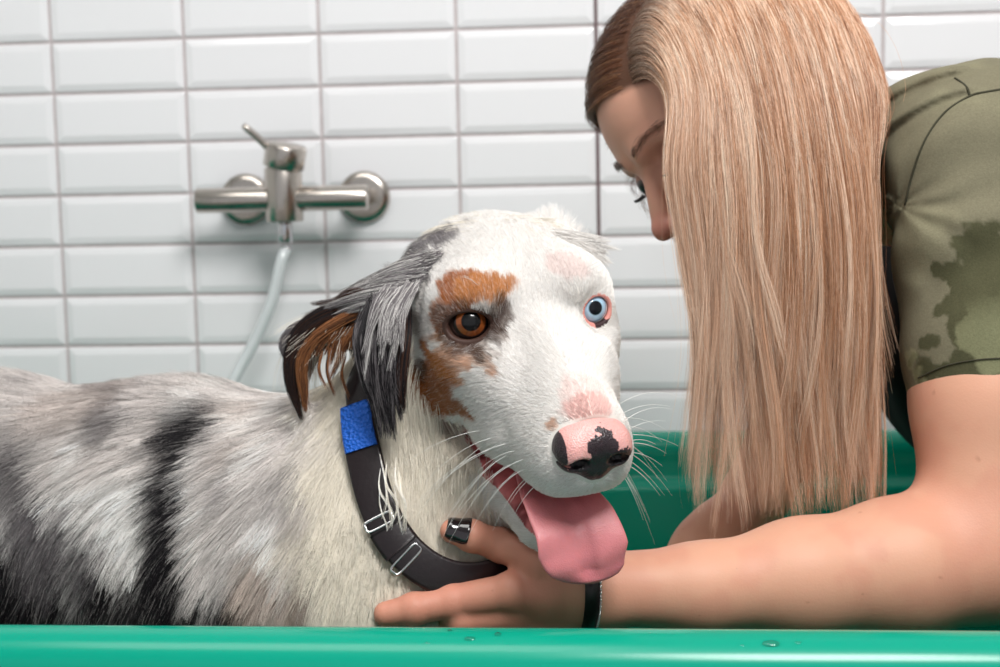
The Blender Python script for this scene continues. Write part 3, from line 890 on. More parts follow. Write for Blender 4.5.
v, f = strap(ang(hit(neck_f, 388, 527)), ang(hit(neck_f, 406, 543)), 10, .0132, .0030, .0010); mesh('keeper', v, f, M_leather, parent=collar)
# ================================================================== WOMAN
WE = at(657, 172, 1.08)
WU = nrm(V(-.55, .08, .83)); WL = V(.30, -.88, .36); WL = nrm(WL - (WL @ WU) * WU); WF = np.cross(WL, WU)
WR = np.stack([WF, WL, WU], 1)
def ww(*l): return WE + WR @ V(*l)
def wl(P): return (P - WE) @ WR
def face_sdf(q):
    s = q.copy(); s[:, 1] = np.sqrt(q[:, 1] ** 2 + 1e-6)
    h = ell(q, (-.088, 0, .040), (.096, .074, .084))
    h = smin(h, ell(q, (-.050, 0, .030), (.060, .064, .062)), .02)
    h = smin(h, ell(q, (-.045, 0, -.035), (.048, .054, .080)), .02)
    h = smin(h, ell(s, (-.022, .032, -.028), (.024, .022, .022)), .016)       # cheek bones
    h = smin(h, rc(s, (.004, .012, .017), (-.008, .042, .018), .0085, .007), .012)   # brow
    h = smin(h, ell(q, (-.006, 0, -.100), (.020, .022, .018)), .018)          # chin
    h = smin(h, rc(s, (-.07, .050, -.065), (-.015, .022, -.100), .014, .014), .02)
    h = ssub(h, ell(s, (.012, .031, .001), (.016, .017, .013)), .010)
    h = smin(h, sph(s, (-.0105, .031, 0), .0135), .004)                       # lids
    h = smin(h, rc(q, (.003, 0, .004), (.021, 0, -.036), .0075, .0082), .008)
    h = smin(h, sph(q, (.0235, 0, -.0400), .0080), .005)
    h = smin(h, ell(s, (.013, .0105, -.0415), (.0090, .0058, .0065)), .006)
    h = ssub(h, ell(s, (.017, .0072, -.0500), (.0060, .0036, .0042)), .002)
    h = smin(h, ell(q, (.008, 0, -.064), (.0085, .019, .0050)), .004)         # lips
    h = smin(h, ell(q, (.006, 0, -.0745), (.0085, .017, .0058)), .004)
    h = ssub(h, rc(s, (.017, 0, -.0690), (.006, .024, -.0695), .0012, .0008), .002)
    ear = ell(s, (-.088, .075, -.005), (.017, .0055, .030)); ear = ssub(ear, ell(s, (-.084, .081, .002), (.009, .004, .017)), .003)
    return smin(h, ear, .006)
# near (left) arm
S_L = at(968, 160, 1.03); EL = at(984, 553, .958)
WRI = at(600, 589, .897)
arm_pts = [S_L, at(977, 240, 1.012), at(983, 398, .982), EL]
fore = [EL, at(900, 567, .945), at(800, 578, .93), at(700, 588, .912), WRI]
# far (right) arm reaches down into the bath behind the hair
S_R = V(.36, 1.34, 1.17); ER_ = at(835, 330, 1.19); WRR = at(758, 492, 1.10)
def onfur(px, py, out=.006): 
    h = hit(dog_sdf, px, py); return h - ray(px, py) * out
def finger(P, pts, r, k=.003):
    d = chain(P, pts, r, k)
    for i in range(1, len(pts) - 1):      # knuckles swell a little
        d = smin(d, sph(P, pts[i], r[i] * 1.05), .003)
    return d
MCPi = at(512, 592, .888)
IDX = [at(548, 596, .889), MCPi, onfur(452, 602, .009), onfur(414, 609, .007), onfur(386, 614, .005)]
THB = [at(578, 580, .897), at(545, 562, .893), onfur(500, 545, .010) , onfur(472, 536, .010), onfur(452, 531, .009)]
def hand_near(P):
    pc = at(556, 606, .896)
    R_ = rotm(WRI - pc, V(0, 0, 1))
    d = ell(P, pc, (.046, .0155, .034), R_)
    d = smin(d, rc(P, WRI, at(560, 590, .895), .0215, .018), .012)
    d = smin(d, finger(P, IDX, [.0135, .0125, .0110, .0100, .0082]), .007)
    d = smin(d, rc(P, THB[0], THB[1], .0165, .0135), .010)
    d = smin(d, finger(P, THB[1:], [.0130, .0108, .0100, .0080]), .005)
    for k in range(3):
        z = 17 + 19 * k; y0 = .893 + .002 * k
        b = at(520 + 6 * k, 597 + z, y0); m_ = at(462 + 10 * k, 603 + z, y0 - .004); t_ = at(424 + 16 * k, 607 + z, y0 + .018); e_ = at(410 + 18 * k, 607 + z, y0 + .036)
        d = smin(d, finger(P, [b, m_, t_, e_], [.0118, .0098, .0088, .0072]), .0035)
    return d
def hand_far(P):
    pc = at(708, 552, 1.05); R_ = rotm(WRR - pc, V(0, 1, 0))
    d = ell(P, pc, (.046, .030, .020), R_)
    d = smin(d, rc(P, WRR, pc * .6 + WRR * .4, .0245, .023), .015)
    for k, (x, y) in enumerate(((656, 562), (660, 588), (680, 612), (700, 622))):
        b = at(694 + 8 * k, 566 + 6 * k, 1.035 + .012 * k); t_ = at(x - 2, y + 6, 1.02 + .012 * k); e_ = at(x + 6, y + 34, 1.02 + .012 * k)
        d = smin(d, finger(P, [pc, b, t_, e_], [.013, .0105, .0092, .0078]), .004)
    d = smin(d, finger(P, [pc, at(722, 590, 1.0), at(708, 618, .985), at(696, 636, .98)], [.014, .012, .0105, .0085]), .006)
    return d
NB = V(.262, 1.15, 1.195)
def torso(P, e=0):
    d = su(.05, ell(P, (.36, 1.19, 1.135), (.13 + e, .145 + e, .125 + e)), rc(P, (.44, 1.20, 1.12), (.70, 1.20, 1.03), .115 + e, .105 + e))
    d = smin(d, rc(P, S_L, S_R, .045 + e, .045 + e), .04)
    return d
HIP = V(.735, 1.20, 1.0)
def legs(P, e=0):
    d = ell(P, HIP, (.115 + e, .155 + e, .12 + e))
    for yy in (1.11, 1.29):
        d = smin(d, chain(P, [V(.75, yy, .95), V(.74, yy, .52), V(.78, yy, .12)], [.078 + e, .052 + e, .040 + e], .02), .03)
    return d
def woman_sdf(P):
    d = smin(near(P, ww(-.06, 0, -.01), .15, lambda X: face_sdf(wl(X))), rc(P, ww(-.085, 0, -.045), NB, .050, .055), .025)
    t = torso(P, -.012); d = smin(d, t, .03)
    d = smin(d, legs(P, -.012), .04)
    a = chain(P, arm_pts, [.046, .044, .0455, .0430], .02)
    f = chain(P, fore, [.0430, .0450, .0375, .0275, .0236], .015)
    a = smin(a, f, .022)
    a = smin(a, sph(P, EL + V(.020, .006, -.012), .026), .02)
    d = smin(d, a, .025)
    d = smin(d, near(P, at(500, 610, .89), .125, hand_near), .010)
    b = chain(P, [S_R, ER_, WRR], [.046, .040, .0250], .02)
    b = smin(b, near(P, at(705, 580, 1.05), .12, hand_far), .012)
    return smin(d, b, .02)
g1, g2 = (.0026, .012) if PV else (.0014, .008)
wx = axis([(-.165, .0, g1), (.0, .10, g1), (.10, .30, g1 * 2), (.30, .90, g2)])
wy = axis([(.83, .93, g1), (.93, 1.0, g1 * 1.6), (1.0, 1.12, g1), (1.12, 1.45, g2 * .8)])
wz = axis([(.02, .85, g2 * 1.5), (.85, 1.0, g1), (1.0, 1.12, g1 * 2), (1.12, 1.36, g1)])
wV, wF = nets(woman_sdf, wx, wy, wz)
SK = np.array(rgb(214, 160, 134)); SKR = np.array(rgb(192, 116, 100)); SKP = np.array(rgb(216, 164, 146))
q = wl(wV); col = np.tile(SK, (len(wV), 1))
def tint(m, c): 
    global col
    m = np.clip(m, 0, 1)[:, None]; col = col * (1 - m) + c * m
tint(.20 * sstep(.45, .65, fbm(wV, .03, 91, 3)), SKR)
tint(.55 * sstep(.10, .02, np.linalg.norm(wV - EL - V(.02, 0, -.02), axis=1)) * .8, SKR)
hd = np.minimum(hand_near(wV), .05); tint(.45 * sstep(.015, .0, hd) * sstep(-.01, -.07, wV[:, 0]), SKR)
infc = face_sdf(q) < .004
tint(.35 * infc, SKP)
tint(.45 * sstep(.022, .008, np.linalg.norm(q - V(.024, 0, -.042), axis=1)), np.array(rgb(216, 130, 122)))
tint(.5 * sstep(.018, .010, np.linalg.norm(q * V(1, 0, 1) + V(0, 1, 0) * (np.abs(q[:, 1:2]) - .031) - V(-.008, 0, .004), axis=1)), np.array(rgb(150, 88, 80)))
lips = (np.abs(q[:, 2] + .0692) < .0095) & (np.abs(q[:, 1]) < .021) & (q[:, 0] > .006); tint(.8 * lips, np.array(rgb(190, 92, 92)))
def scalp(q):   # 1 where hair grows
    hl_ = q[:, 2] - .058 - .92 * (q[:, 0] + .004) - .25 * np.clip(np.abs(q[:, 1]) - .03, 0, 1)
    return np.minimum(sstep(-.006, .004, hl_), sstep(-.075, -.060, q[:, 2]))
issc = scalp(q) * (ell(q, (-.088, 0, .040), (.100, .078, .088)) < .012); tint(issc, np.array(rgb(86, 56, 40)))
fk = (vnoise(wV, .0035, 12) > .965) * 1.0; tint(.35 * fk, np.array(rgb(140, 84, 62)))
M_wskin = mat('skin', attr='Col', rough=.50, spec=.32, sss=.12, bump=[('noise', 420, .12, .0006), ('voronoi', 700, .12, .0004)])
woman = mesh('person', wV, wF, M_wskin, col=col)
set_tags(woman, 'woman with long blonde hair bending over the dog in an olive t-shirt', 'person')

# eyes, brows, lashes, nails
M_weye = mat('eye_white', attr='Col', rough=.3)
for sg in (1, -1):
    c = V(-.0095, sg * .031, -.0005); g = nrm(V(.75, sg * -.05, -.62)); a = nrm(np.cross(V(0, 1, 0), g)); b = np.cross(g, a)
    vs, fs, cc = [], [], []; rg = [0, .16, .3, .42, .5, .7, 1.0, 1.4, 2.0]; n = 24
    for th in rg:
        for k in range(n):
            ph = 2 * PI * k / n; dd = math.cos(th) * g + math.sin(th) * (math.cos(ph) * a + math.sin(ph) * b)
            vs.append(WE + WR @ (c + dd * .0130)); cc.append(rgb(12, 10, 12) if th < .25 else rgb(30, 22, 22) if th < .85 else rgb(120, 100, 96))
    for i in range(len(rg) - 1):
        for k in range(n): fs.append((i * n + k, (i + 1) * n + k, (i + 1) * n + (k + 1) % n, i * n + (k + 1) % n))
    mesh('eye', vs, fs, M_weye, parent=woman, col=np.array(cc))
M_whair = mat('human_hair', attr='Col', rough=.34, spec=.5)
br_, bc_, br_r = [], [], []
for sg in (1, -1):
    for k in range(260):       # brow
        u = RNG.random(); y = sg * (.010 + .042 * u); z = .0185 + .006 * math.sin(u * 2.3) + RNG.normal(0, .0016); 
        p = V(.03, y, z); dq_ = V(-1, 0, 0)
        for _ in range(40):
            s_ = float(face_sdf(p[None])[0]);  p = p + dq_ * s_ * .8
        d = V(0.15, sg * 1., .35 - .6 * u); pts = [WE + WR @ (p + V(.0006, 0, 0) + nrm(d) * .008 * t - V(.0012, 0, 0) * t * t) for t in np.linspace(0, 1, 8)]
        br_.append(pts); bc_.append(rgb(112, 78, 60)); br_r.append(.00010)
    for k in range(70):        # lashes
        u = (k + .5) / 70; an = (u - .5) * 2.0; c = V(-.0095, sg * .031, -.0005)
        o = c + .0142 * nrm(V(.82, 1.05 * math.sin(an), -.30 - .25 * math.cos(an)))
        d = nrm(V(.8, .8 * math.sin(an), -.35)); pts = [WE + WR @ (o + d * .0095 * t + V(0, 0, .0030) * t * t) for t in np.linspace(0, 1, 8)]
        br_.append(pts); bc_.append(rgb(18, 12, 12)); br_r.append(.00016)
strands('eyebrows_and_lashes', np.array(br_), np.array(br_r), np.array(bc_), M_whair, woman, taper=.3)
M_nail = mat('black_nail_polish', rgb(22, 10, 16), rough=.08, coat=1)
def nail(tip, prev, w, L, up):
    T = nrm(tip - prev); o = nrm(up - (up @ T) * T); s_ = np.cross(T, o); vs, fs = [], []; nu, nv = 11, 11
    for i in range(nu):
        u = -1 + 2 * i / (nu - 1)
        for j in range(nv):
            v_ = j / (nv - 1); wd_ = w * math.sqrt(max(.1, 1 - max(0, (v_ - .55) / .5) ** 2 * .8)) * (1 if v_ > .15 else .75 + 1.6 * v_)
            b0 = tip + T * (v_ * L - L * .70) + s_ * wd_ * u * .75; dr = nrm(o + s_ * u * .55)
            vs.append(b0 + dr * .002); fs.append(dr)
    vs, dr = np.array(vs), np.array(fs); fs = []
    for _ in range(40): vs = vs + dr * np.clip(.0007 - hand_near(vs), -.001, .001)[:, None]
    for i in range(nu - 1):
        for j in range(nv - 1): fs.append((i * nv + j, (i + 1) * nv + j, (i + 1) * nv + j + 1, i * nv + j + 1))
    o_ = mesh('fingernail', vs, fs, M_nail, parent=woman); m_ = o_.modifiers.new('thick', 'SOLIDIFY'); m_.thickness = .0009; m_.offset = 0; o_['label'] = 'black painted nail'
nail(THB[-1], THB[-2], .0080, .0150, V(-.05, -.80, .60))

# ---- t-shirt
def sleeve(P, e=0):
    return chain(P, [S_L + V(.0, 0, .0), at(976, 240, 1.012), at(981, 330, .995), at(985, 410, .980)], [.057 + e, .0520 + e, .0505 + e, .0510 + e], .02)
SV = at(986, 398, .978) - at(976, 240, 1.015); HEM = at(956, 386, .928); SV = nrm(np.cross(at(915, 402, .975) - HEM, at(1008, 374, .935) - HEM)); SV = SV if SV[2] < 0 else -SV
def shirt_sdf(P):
    t = torso(P, .004)
    t = smin(t, rc(P, NB + V(.03, .0, .0), (.36, 1.19, 1.14), .070, .11), .03)
    t = smin(t, rc(P, S_L + V(.01, .02, .0), NB + V(.05, 0, .01), .056, .058), .03)
    t = smin(t, rc(P, at(922, 134, 1.07), at(985, 128, 1.07), .043, .050), .03)
    s = sleeve(P)
    w = fbm(P * V(1, 1, 1), .05, 71, 2) - .5
    al = (P - S_L) @ SV
    th = np.arctan2((P - S_L)[:, 1], (P - S_L)[:, 0])
    s = s - .0022 * np.sin(al * 95 + 2.0 * th + 5 * w) * sstep(.22, .05, al) - .0045 * w
    # creases radiating from the armpit
    ap = P - at(905, 205, .98); ra = np.linalg.norm(ap, axis=1); aa = np.arctan2(ap[:, 2], ap[:, 0])
    s = s + .0011 * np.sin(aa * 9 + 1.0 + 6 * w) * sstep(.13, .02, ra) * sstep(.004, .02, ra)
    d = smin(t - .006 * w, s, .022)
    d = sint(d, np.where(P[:, 1] < 1.045, (P - HEM) @ SV, -1.), .001)
    rs = P - at(985, 222, 1.0); rr_ = np.sqrt(rs[:, 0] ** 2 + rs[:, 2] ** 2)
    d = d + .0026 * np.sin((rr_ - .083) * 420) * sstep(.080, .088, rr_) * sstep(.128, .108, rr_) * sstep(.0, -.02, rs[:, 0]) * sstep(-.01, .02, rs[:, 2])
    # neck opening and waist
    d = ssub(d, rc(P, ww(-.085, 0, -.045), NB + V(-.01, 0, 0), .066, .062), .006)
    d = sint(d, P[:, 0] - .70, .002)
    return d
h1 = .004 if PV else .0022
sV, sF = nets(shirt_sdf, axis([(.14, .32, h1), (.32, .72, h1 * 4)]), axis([(.90, 1.06, h1), (1.06, 1.45, h1 * 2.5)]), axis([(.90, .99, h1 * 4), (.99, 1.32, h1)]), slack=2)
OL = np.array(rgb(117, 112, 92)); OLD = np.array(rgb(66, 66, 44)); OLL = np.array(rgb(138, 134, 108))
n_ = fbm(sV, .030, 33, 4); al = (sV - S_L) @ SV
scol = np.tile(OL, (len(sV), 1)); m = (sstep(.5, .7, fbm(sV, .04, 8, 3)) * .4)[:, None]; scol = scol * (1 - m) + OLL * m
pk_ = np.full(len(sV), 9.)
for px_, py_, r_ in ((975, 300, .034), (1000, 255, .028), (948, 372, .020), (990, 362, .022), (930, 340, .010)):
    pk_ = np.minimum(pk_, np.linalg.norm((sV - hit(shirt_sdf, px_, py_)) * V(1, .6, 1), axis=1) / r_)
m = (sstep(1.08, .98, pk_ + (n_ - .5) * 3.2) * .85)[:, None]; scol = scol * (1 - m) + OLD * m
m = (sstep(.50, .46, n_) * sstep(.10, .13, al) * .45)[:, None]; scol = scol * (1 - m) + np.array(rgb(158, 158, 122)) * m
M_shirt = mat('olive_cotton', attr='Col', rough=.95, spec=.15, bump=[('noise', 900, .35, .0006), ('noise', 60, .2, .003)], vary=(700, .10))
shirt = mesh('t_shirt', sV, sF, M_shirt, parent=woman, col=scol); shirt['label'] = 'olive green t-shirt with darker blotches on the sleeve'
M_thread = mat('dark_thread', rgb(58, 56, 40), rough=.9)
def seam(px, r=.0008, off=.0004, n=60):
    sp = spline([(a, b, 0) for a, b in px], n); pts = [hit(shirt_sdf, a, b) - ray(a, b) * off for a, b, _ in sp]
    pts = np.array(pts); k = np.ones(5) / 5; sm = pts.copy()
    for i in range(3): sm[2:-2, i] = np.convolve(pts[:, i], k, 'valid')
    return tube(sm, r, 6)
for sm_ in (seam([(1010, 88), (985, 92), (970, 96), (945, 112), (925, 140), (912, 175), (905, 205)]), seam([(970, 96), (966, 86), (955, 78)], n=16), seam([(918, 378), (945, 366), (975, 360), (1005, 358)], r=.0005)): mesh('seam', *sm_, M_thread, parent=shirt)
# ---- near-black form added under the chest, standing in for the shirt front's shadow
def chest_shade_sdf(P):
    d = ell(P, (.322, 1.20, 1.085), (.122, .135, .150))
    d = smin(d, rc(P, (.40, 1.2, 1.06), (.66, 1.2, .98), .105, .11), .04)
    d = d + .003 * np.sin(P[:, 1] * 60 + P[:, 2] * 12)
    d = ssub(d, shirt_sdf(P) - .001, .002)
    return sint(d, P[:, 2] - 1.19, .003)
aV, aF = nets(chest_shade_sdf, *G3((.18, 1.02, .80), (.80, 1.38, 1.22), .006 if not PV else .009), slack=2)
mesh('chest_shade', aV, aF, mat('dark_chest_shade', rgb(22, 20, 21), rough=.8, spec=.2, bump=[('noise', 300, .2, .0008)]), parent=woman)
# ---- trousers and shoes
tV_, tF_ = nets(lambda P: sint(legs(P, .006), np.maximum(.05 - P[:, 2], (P[:, 2] - 1.10)), .004), *G3((.56, .98, .04), (.94, 1.44, 1.14), .012))
mesh('trousers', tV_, tF_, mat('black_denim', rgb(32, 33, 38), rough=.9, bump=[('noise', 300, .3, .001)]), parent=woman)
for yy in (1.11, 1.29):
    def shoe(P, yy=yy):
        d = smin(ell(P, (.72, yy, .045), (.115, .045, .045)), rc(P, (.79, yy, .06), (.79, yy, .10), .045, .045), .02)
        return sint(d, .001 - P[:, 2], .003)
    a_, b_2 = nets(shoe, *G3((.58, yy - .07, -.01), (.86, yy + .07, .17), .006)); mesh('shoe', a_, b_2, mat('dark_rubber', rgb(28, 28, 30), rough=.6), parent=woman)

# ---- long straight hair: strands laid over the scalp and dropped under gravity
def drape(P, comb, n, steps=60, step=.0085, clear=None, stiff=.78, comb_decay=.86, gw=.20, hug=False):
    p = P.copy(); d = nrm(comb + WR[:, 2] * 0); out = [p.copy()]; cw = np.ones((n, 1)) * .55
    hb = lambda X: np.minimum(face_sdf(wl(X)), np.minimum(rc(X, ww(-.085, 0, -.045), NB, .050, .055), torso(X, .006)))
    for k in range(steps):
        d = nrm(d * stiff + V(0, 0, -1) * gw + comb * cw * .35); cw = cw * comb_decay
        p = p + d * step; s = hb(p); g = np.zeros_like(p); nr = s < (.06 if hug else .022)
        if nr.any(): g[nr] = grad(hb, p[nr], 2e-3)
        cl = clear * min(1, (k + 1) / 6)
        pen = np.clip(cl - s, -.02 if hug else 0, .02)[:, None]; p = p + g * pen
        hitm = (pen > 0) | hug; dn = (d * g).sum(1, keepdims=True); d = np.where(hitm & ((dn < 0) | hug), nrm(d - g * dn * .95), d)
        out.append(p.copy())
    return np.stack(out, 1)
Nw = int(30000 * max(.35, HAIRK))
cand = RNG.normal(size=(Nw * 12, 3)); cand = nrm(cand) * V(.098, .076, .086) + V(-.088, 0, .040)
scp = scalp(cand) > .9; cand = cand[scp]
PARTY = .034
near_ = cand[:, 1] > PARTY; far_ = ~near_
cn = cand[near_][:int(Nw * .72)]; cf = cand[far_][:int(Nw * .42)]
nN = len(cn)
comb = (WR @ (V(0, 1, 0)[:, None] * np.ones(nN) + V(-1, 0, 0)[:, None] * .12 + V(0, 0, 1)[:, None] * .15)).T
clr = (.003 + .015 * RNG.random(nN) ** 1.3) * (1 + 1.3 * sstep(-.09, -.17, cn[:, 0]))
hN = drape(ww(0, 0, 0) + cn @ WR.T, nrm(comb), nN, clear=clr)
# cut every strand to the length it has in life, ragged at the ends
zb = .972 + .010 * RNG.normal(size=nN) + .06 * sstep(.19, .26, hN[:, 30, 0]) + .14 * RNG.random(nN) ** 1.9
def cut(H, zb, S=30):
    N_, K, _ = H.shape; z = H[:, :, 2]
    below = z < zb[:, None]; kk = np.where(below.any(1), below.argmax(1), K - 1).astype(float)
    t = np.linspace(0, 1, S)[None] * kk[:, None]; i = np.clip(t.astype(int), 0, K - 2); u = (t - i)[..., None]; r = np.arange(N_)[:, None]
    return H[r, i] * (1 - u) + H[r, i + 1] * u
hN = cut(hN, zb)
def shape(H, ngrp, amt, wav, seed):
    N_, S, _ = H.shape; t = np.linspace(0, 1, S)
    mid = H[:, S // 2]
    for lvl, (g, a_) in enumerate(ngrp):
        sel = RNG.choice(N_, min(g, N_), replace=False); gi = sel[nearest(mid, mid[sel])]
        k = (a_ * sstep(.12, .75, t))[None, :, None] * (1 - .4 * RNG.random((N_, 1, 1))); H = H * (1 - k) + H[gi] * k
        if lvl == 0:
            ph = RNG.random(N_)[gi]; dx = RNG.normal(0, 1, N_)[gi]; dy = RNG.normal(0, 1, N_)[gi]
            H = H + wav * ((t ** 2)[None, :, None]) * (np.stack([np.sin(t[None] * 9 + 6.28 * ph[:, None]) * 1.0 + dx[:, None] * .9, np.cos(t[None] * 8 + 9 * ph[:, None]) + dy[:, None] * .8, 0 * t[None] + 0 * ph[:, None]], -1))
    f_ = RNG.normal(0, .0012, (N_, 1, 3)) * t[None, :, None] * V(1, 1, .3); fly = (RNG.random(N_) < .04)[:, None, None]
    H = H + f_ + fly * RNG.normal(0, .007, (N_, 1, 3)) * V(1, 1, .2) * (t ** 1.5)[None, :, None]
    return H, gi
hN, gN = shape(hN, [(240, .55), (1400, .68)], 1, .0088, 1)
_t = np.linspace(0, 1, hN.shape[1])[None]
hN[:, :, 0] += .016 * _t ** 1.5 * sstep(.09, .02, hN[:, :, 0])
hN[:, :, 0] -= .019 * sstep(.10, .02, hN[:, :, 0]) * sstep(1.275, 1.20, hN[:, :, 2])
_x = hN[:, :, 0]; _k = sstep(1.27, 1.20, hN[:, :, 2]); hN[:, :, 0] = np.where(_x > .165, _x + _k * ((_x - .165) * -.55), _x)
BL1 = np.array(rgb(216, 164, 126)); BL2 = np.array(rgb(252, 230, 208)); BL3 = np.array(rgb(150, 98, 66)); RT = np.array(rgb(112, 74, 52))
def hcol(n, S, g, rootdark, gen):
    t = np.linspace(0, 1, S)[None, :, None]; r = (RNG.random(n) * .5 + RNG.random(n)[g] * .5)[:, None, None]
    r = sstep(.12, .88, r)
    c = np.where(r < .5, BL3 + (BL1 - BL3) * (r / .5), BL1 + (BL2 - BL1) * ((r - .5) / .5))
    rt = sstep(.0, .16, t + .10 * (RNG.random((n, 1, 1)) - .5)) * rootdark + (1 - rootdark)
    return (RT * (1 - rt) + c * rt) * gen * (1 + RNG.normal(0, .08, (n, 1, 1)))
def trim(H, a, p):
    N_, K, _ = H.shape; t = np.linspace(0, 1, K)[None] * (1 - a * RNG.random((N_, 1)) ** p) * (K - 1); i = np.clip(t.astype(int), 0, K - 2); u = (t - i)[..., None]; r = np.arange(N_)[:, None]
    return H[r, i] * (1 - u) + H[r, i + 1] * u
hN = trim(hN, .17, 1.8)
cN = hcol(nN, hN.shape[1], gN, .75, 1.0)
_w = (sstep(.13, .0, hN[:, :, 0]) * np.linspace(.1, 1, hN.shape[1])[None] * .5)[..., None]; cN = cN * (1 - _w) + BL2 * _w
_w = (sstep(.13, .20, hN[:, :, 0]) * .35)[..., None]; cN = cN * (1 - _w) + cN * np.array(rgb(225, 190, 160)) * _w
nF = len(cf)
comb = nrm((WR @ (V(0, -1, 0)[:, None] * np.ones(nF) + V(-1, 0, 0)[:, None] * .10)).T)
hF = drape(ww(0, 0, 0) + cf @ WR.T, comb, nF, steps=20, clear=.002 + .007 * RNG.random(nF), comb_decay=.98, gw=.03, hug=True)
hF, gF = shape(hF, [(160, .4), (800, .5)], 1, .001, 2)
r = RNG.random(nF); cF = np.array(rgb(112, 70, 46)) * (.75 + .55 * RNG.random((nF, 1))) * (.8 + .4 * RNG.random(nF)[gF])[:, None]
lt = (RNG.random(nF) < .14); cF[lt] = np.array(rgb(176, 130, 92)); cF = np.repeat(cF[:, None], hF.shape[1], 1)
# flyaway wisps at the nape
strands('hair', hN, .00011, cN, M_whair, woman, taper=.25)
strands('swept_back_hair', hF, .00012, cF, M_whair, woman, taper=.5)

# ---- bracelet on the near wrist
bw = at(583, 590, .898); ax_ = nrm(fore[-1] - fore[-2]); 
bu = nrm(V(0, 0, 1) - (V(0, 0, 1) @ ax_) * ax_); bv_ = np.cross(ax_, bu)
bw = WRI + ax_ * .010; pts = []
for k in range(72):
    th = 2 * PI * k / 72; D = math.cos(th) * bu + math.sin(th) * bv_; r_ = .012
    for _ in range(60): r_ += max(-.002, min(.002, -float(woman_sdf((bw + D * r_)[None])[0]) * .7))
    pts.append((D, r_))
vs, fs = [], []
for D, r_ in pts:
    for a, b in ((-.0048, .0004), (-.0048, .0014), (.0048, .0014), (.0048, .0004)): vs.append(bw + D * (r_ + b) + ax_ * a)
for k in range(72):
    for j in range(4): fs.append((k * 4 + j, k * 4 + (j + 1) % 4, (k + 1) % 72 * 4 + (j + 1) % 4, (k + 1) % 72 * 4 + j))
brace = thing('bracelet', tuple(bw), 'thin black bracelet with a fine beaded edge on the near wrist', 'bracelet')
mesh('strap', vs, fs, M_leather, parent=brace)
bd = []
for k in range(0, 72):
    D, r_ = pts[k]; c = bw + D * (r_ + .0012) - ax_ * .0054
    bd.append(lathe(c - D * .0007, D, [(0, .0004), (.0003, .0010), (.0012, .0010), (.0017, .0003)], 6))
v, f = merge(*bd); mesh('beaded_edge', v, f, M_chrome, parent=brace)
# ================================================================== ROOM
def principled_rough(n): pass
M_tile = mat('white_glazed_tile', rgb(242, 241, 243), rough=.12, spec=.5, coat=.3, coat_rough=.05, bump=[('noise', 14, .08, .002)])
M_grout = mat('grout', rgb(196, 186, 186), rough=.9, vary=(60, .08))
M_silicone = mat('joint_sealant', rgb(112, 92, 94), rough=.6)
M_floor = mat('floor_tile', rgb(120, 122, 124), rough=.4, vary=(4, .1))
M_plaster = mat('plaster', rgb(232, 232, 230), rough=.9, vary=(3, .03))
WY = 1.66493
TW, TH = .16408, .0615
X0, Z0 = -.68533, 1.44720
def tile_wall():
    vs, fs = [], []
    g = .0036; bv = .0085; dp = .0022; rnd = random.Random(3)
    for i in range(-10, 18):
        for j in range(-18, 24):
            x0, x1 = X0 + i * TW + g / 2, X0 + (i + 1) * TW - g / 2
            z1, z0 = Z0 - j * TH - g / 2, Z0 - (j + 1) * TH + g / 2
            if z0 < .02 or z1 > 2.58: continue
            t1, t2 = rnd.uniform(-.0005, .0005), rnd.uniform(-.0003, .0003)
            o = len(vs)
            for (a, b) in ((x0, z0), (x1, z0), (x1, z1), (x0, z1)): vs.append((a, WY, b))
            for (a, b) in ((x0, z0), (x1, z0), (x1, z1), (x0, z1)): vs.append((a, WY - .0022, b))
            for n, (a, b) in enumerate(((x0 + bv, z0 + bv), (x1 - bv, z0 + bv), (x1 - bv, z1 - bv), (x0 + bv, z1 - bv))):
                vs.append((a, WY - .0022 - dp + (t1 if n in (1, 2) else -t1) + (t2 if n > 1 else -t2), b))
            for k in range(4):
                l = (k + 1) % 4
                fs.append((o + k, o + l, o + 4 + l, o + 4 + k)); fs.append((o + 4 + k, o + 4 + l, o + 8 + l, o + 8 + k))
            fs.append((o + 8, o + 9, o + 10, o + 11))
    return vs, fs
v, f = tile_wall()
wall = mesh('wall_back', v, f, M_tile, smooth=False)
bm_ = wall.modifiers.new('soft', 'BEVEL'); bm_.width = .0012; bm_.segments = 2; bm_.limit_method = 'ANGLE'; bm_.angle_limit = .15
wall['kind'] = 'structure'
v, f = box((X0 - 10 * TW, WY, .0), (X0 + 18 * TW, WY + .12, 2.6)); gr = mesh('grout', v, f, M_grout, parent=wall, smooth=False)
v, f = box((X0 + 4 * TW - .0021, WY - .0026, .02), (X0 + 4 * TW + .0021, WY + .001, 2.58)); s = mesh('trim_1', v, f, M_silicone, smooth=False); s['kind'] = 'structure'
XL, XR = X0 - 10 * TW, X0 + 18 * TW
for nm, lo, hi, m in (('floor', (XL - .1, -1.9, -.08), (XR + .1, WY + .12, 0), M_floor), ('ceiling', (XL - .1, -1.9, 2.6), (XR + .1, WY + .12, 2.7), M_plaster),
                      ('wall_left', (XL - .1, -1.9, 0), (XL, WY + .12, 2.6), M_plaster), ('wall_right', (XR, -1.9, 0), (XR + .1, WY + .12, 2.6), M_plaster)):
    v, f = box(lo, hi); o = mesh(nm, v, f, m, smooth=False); o['kind'] = 'structure'

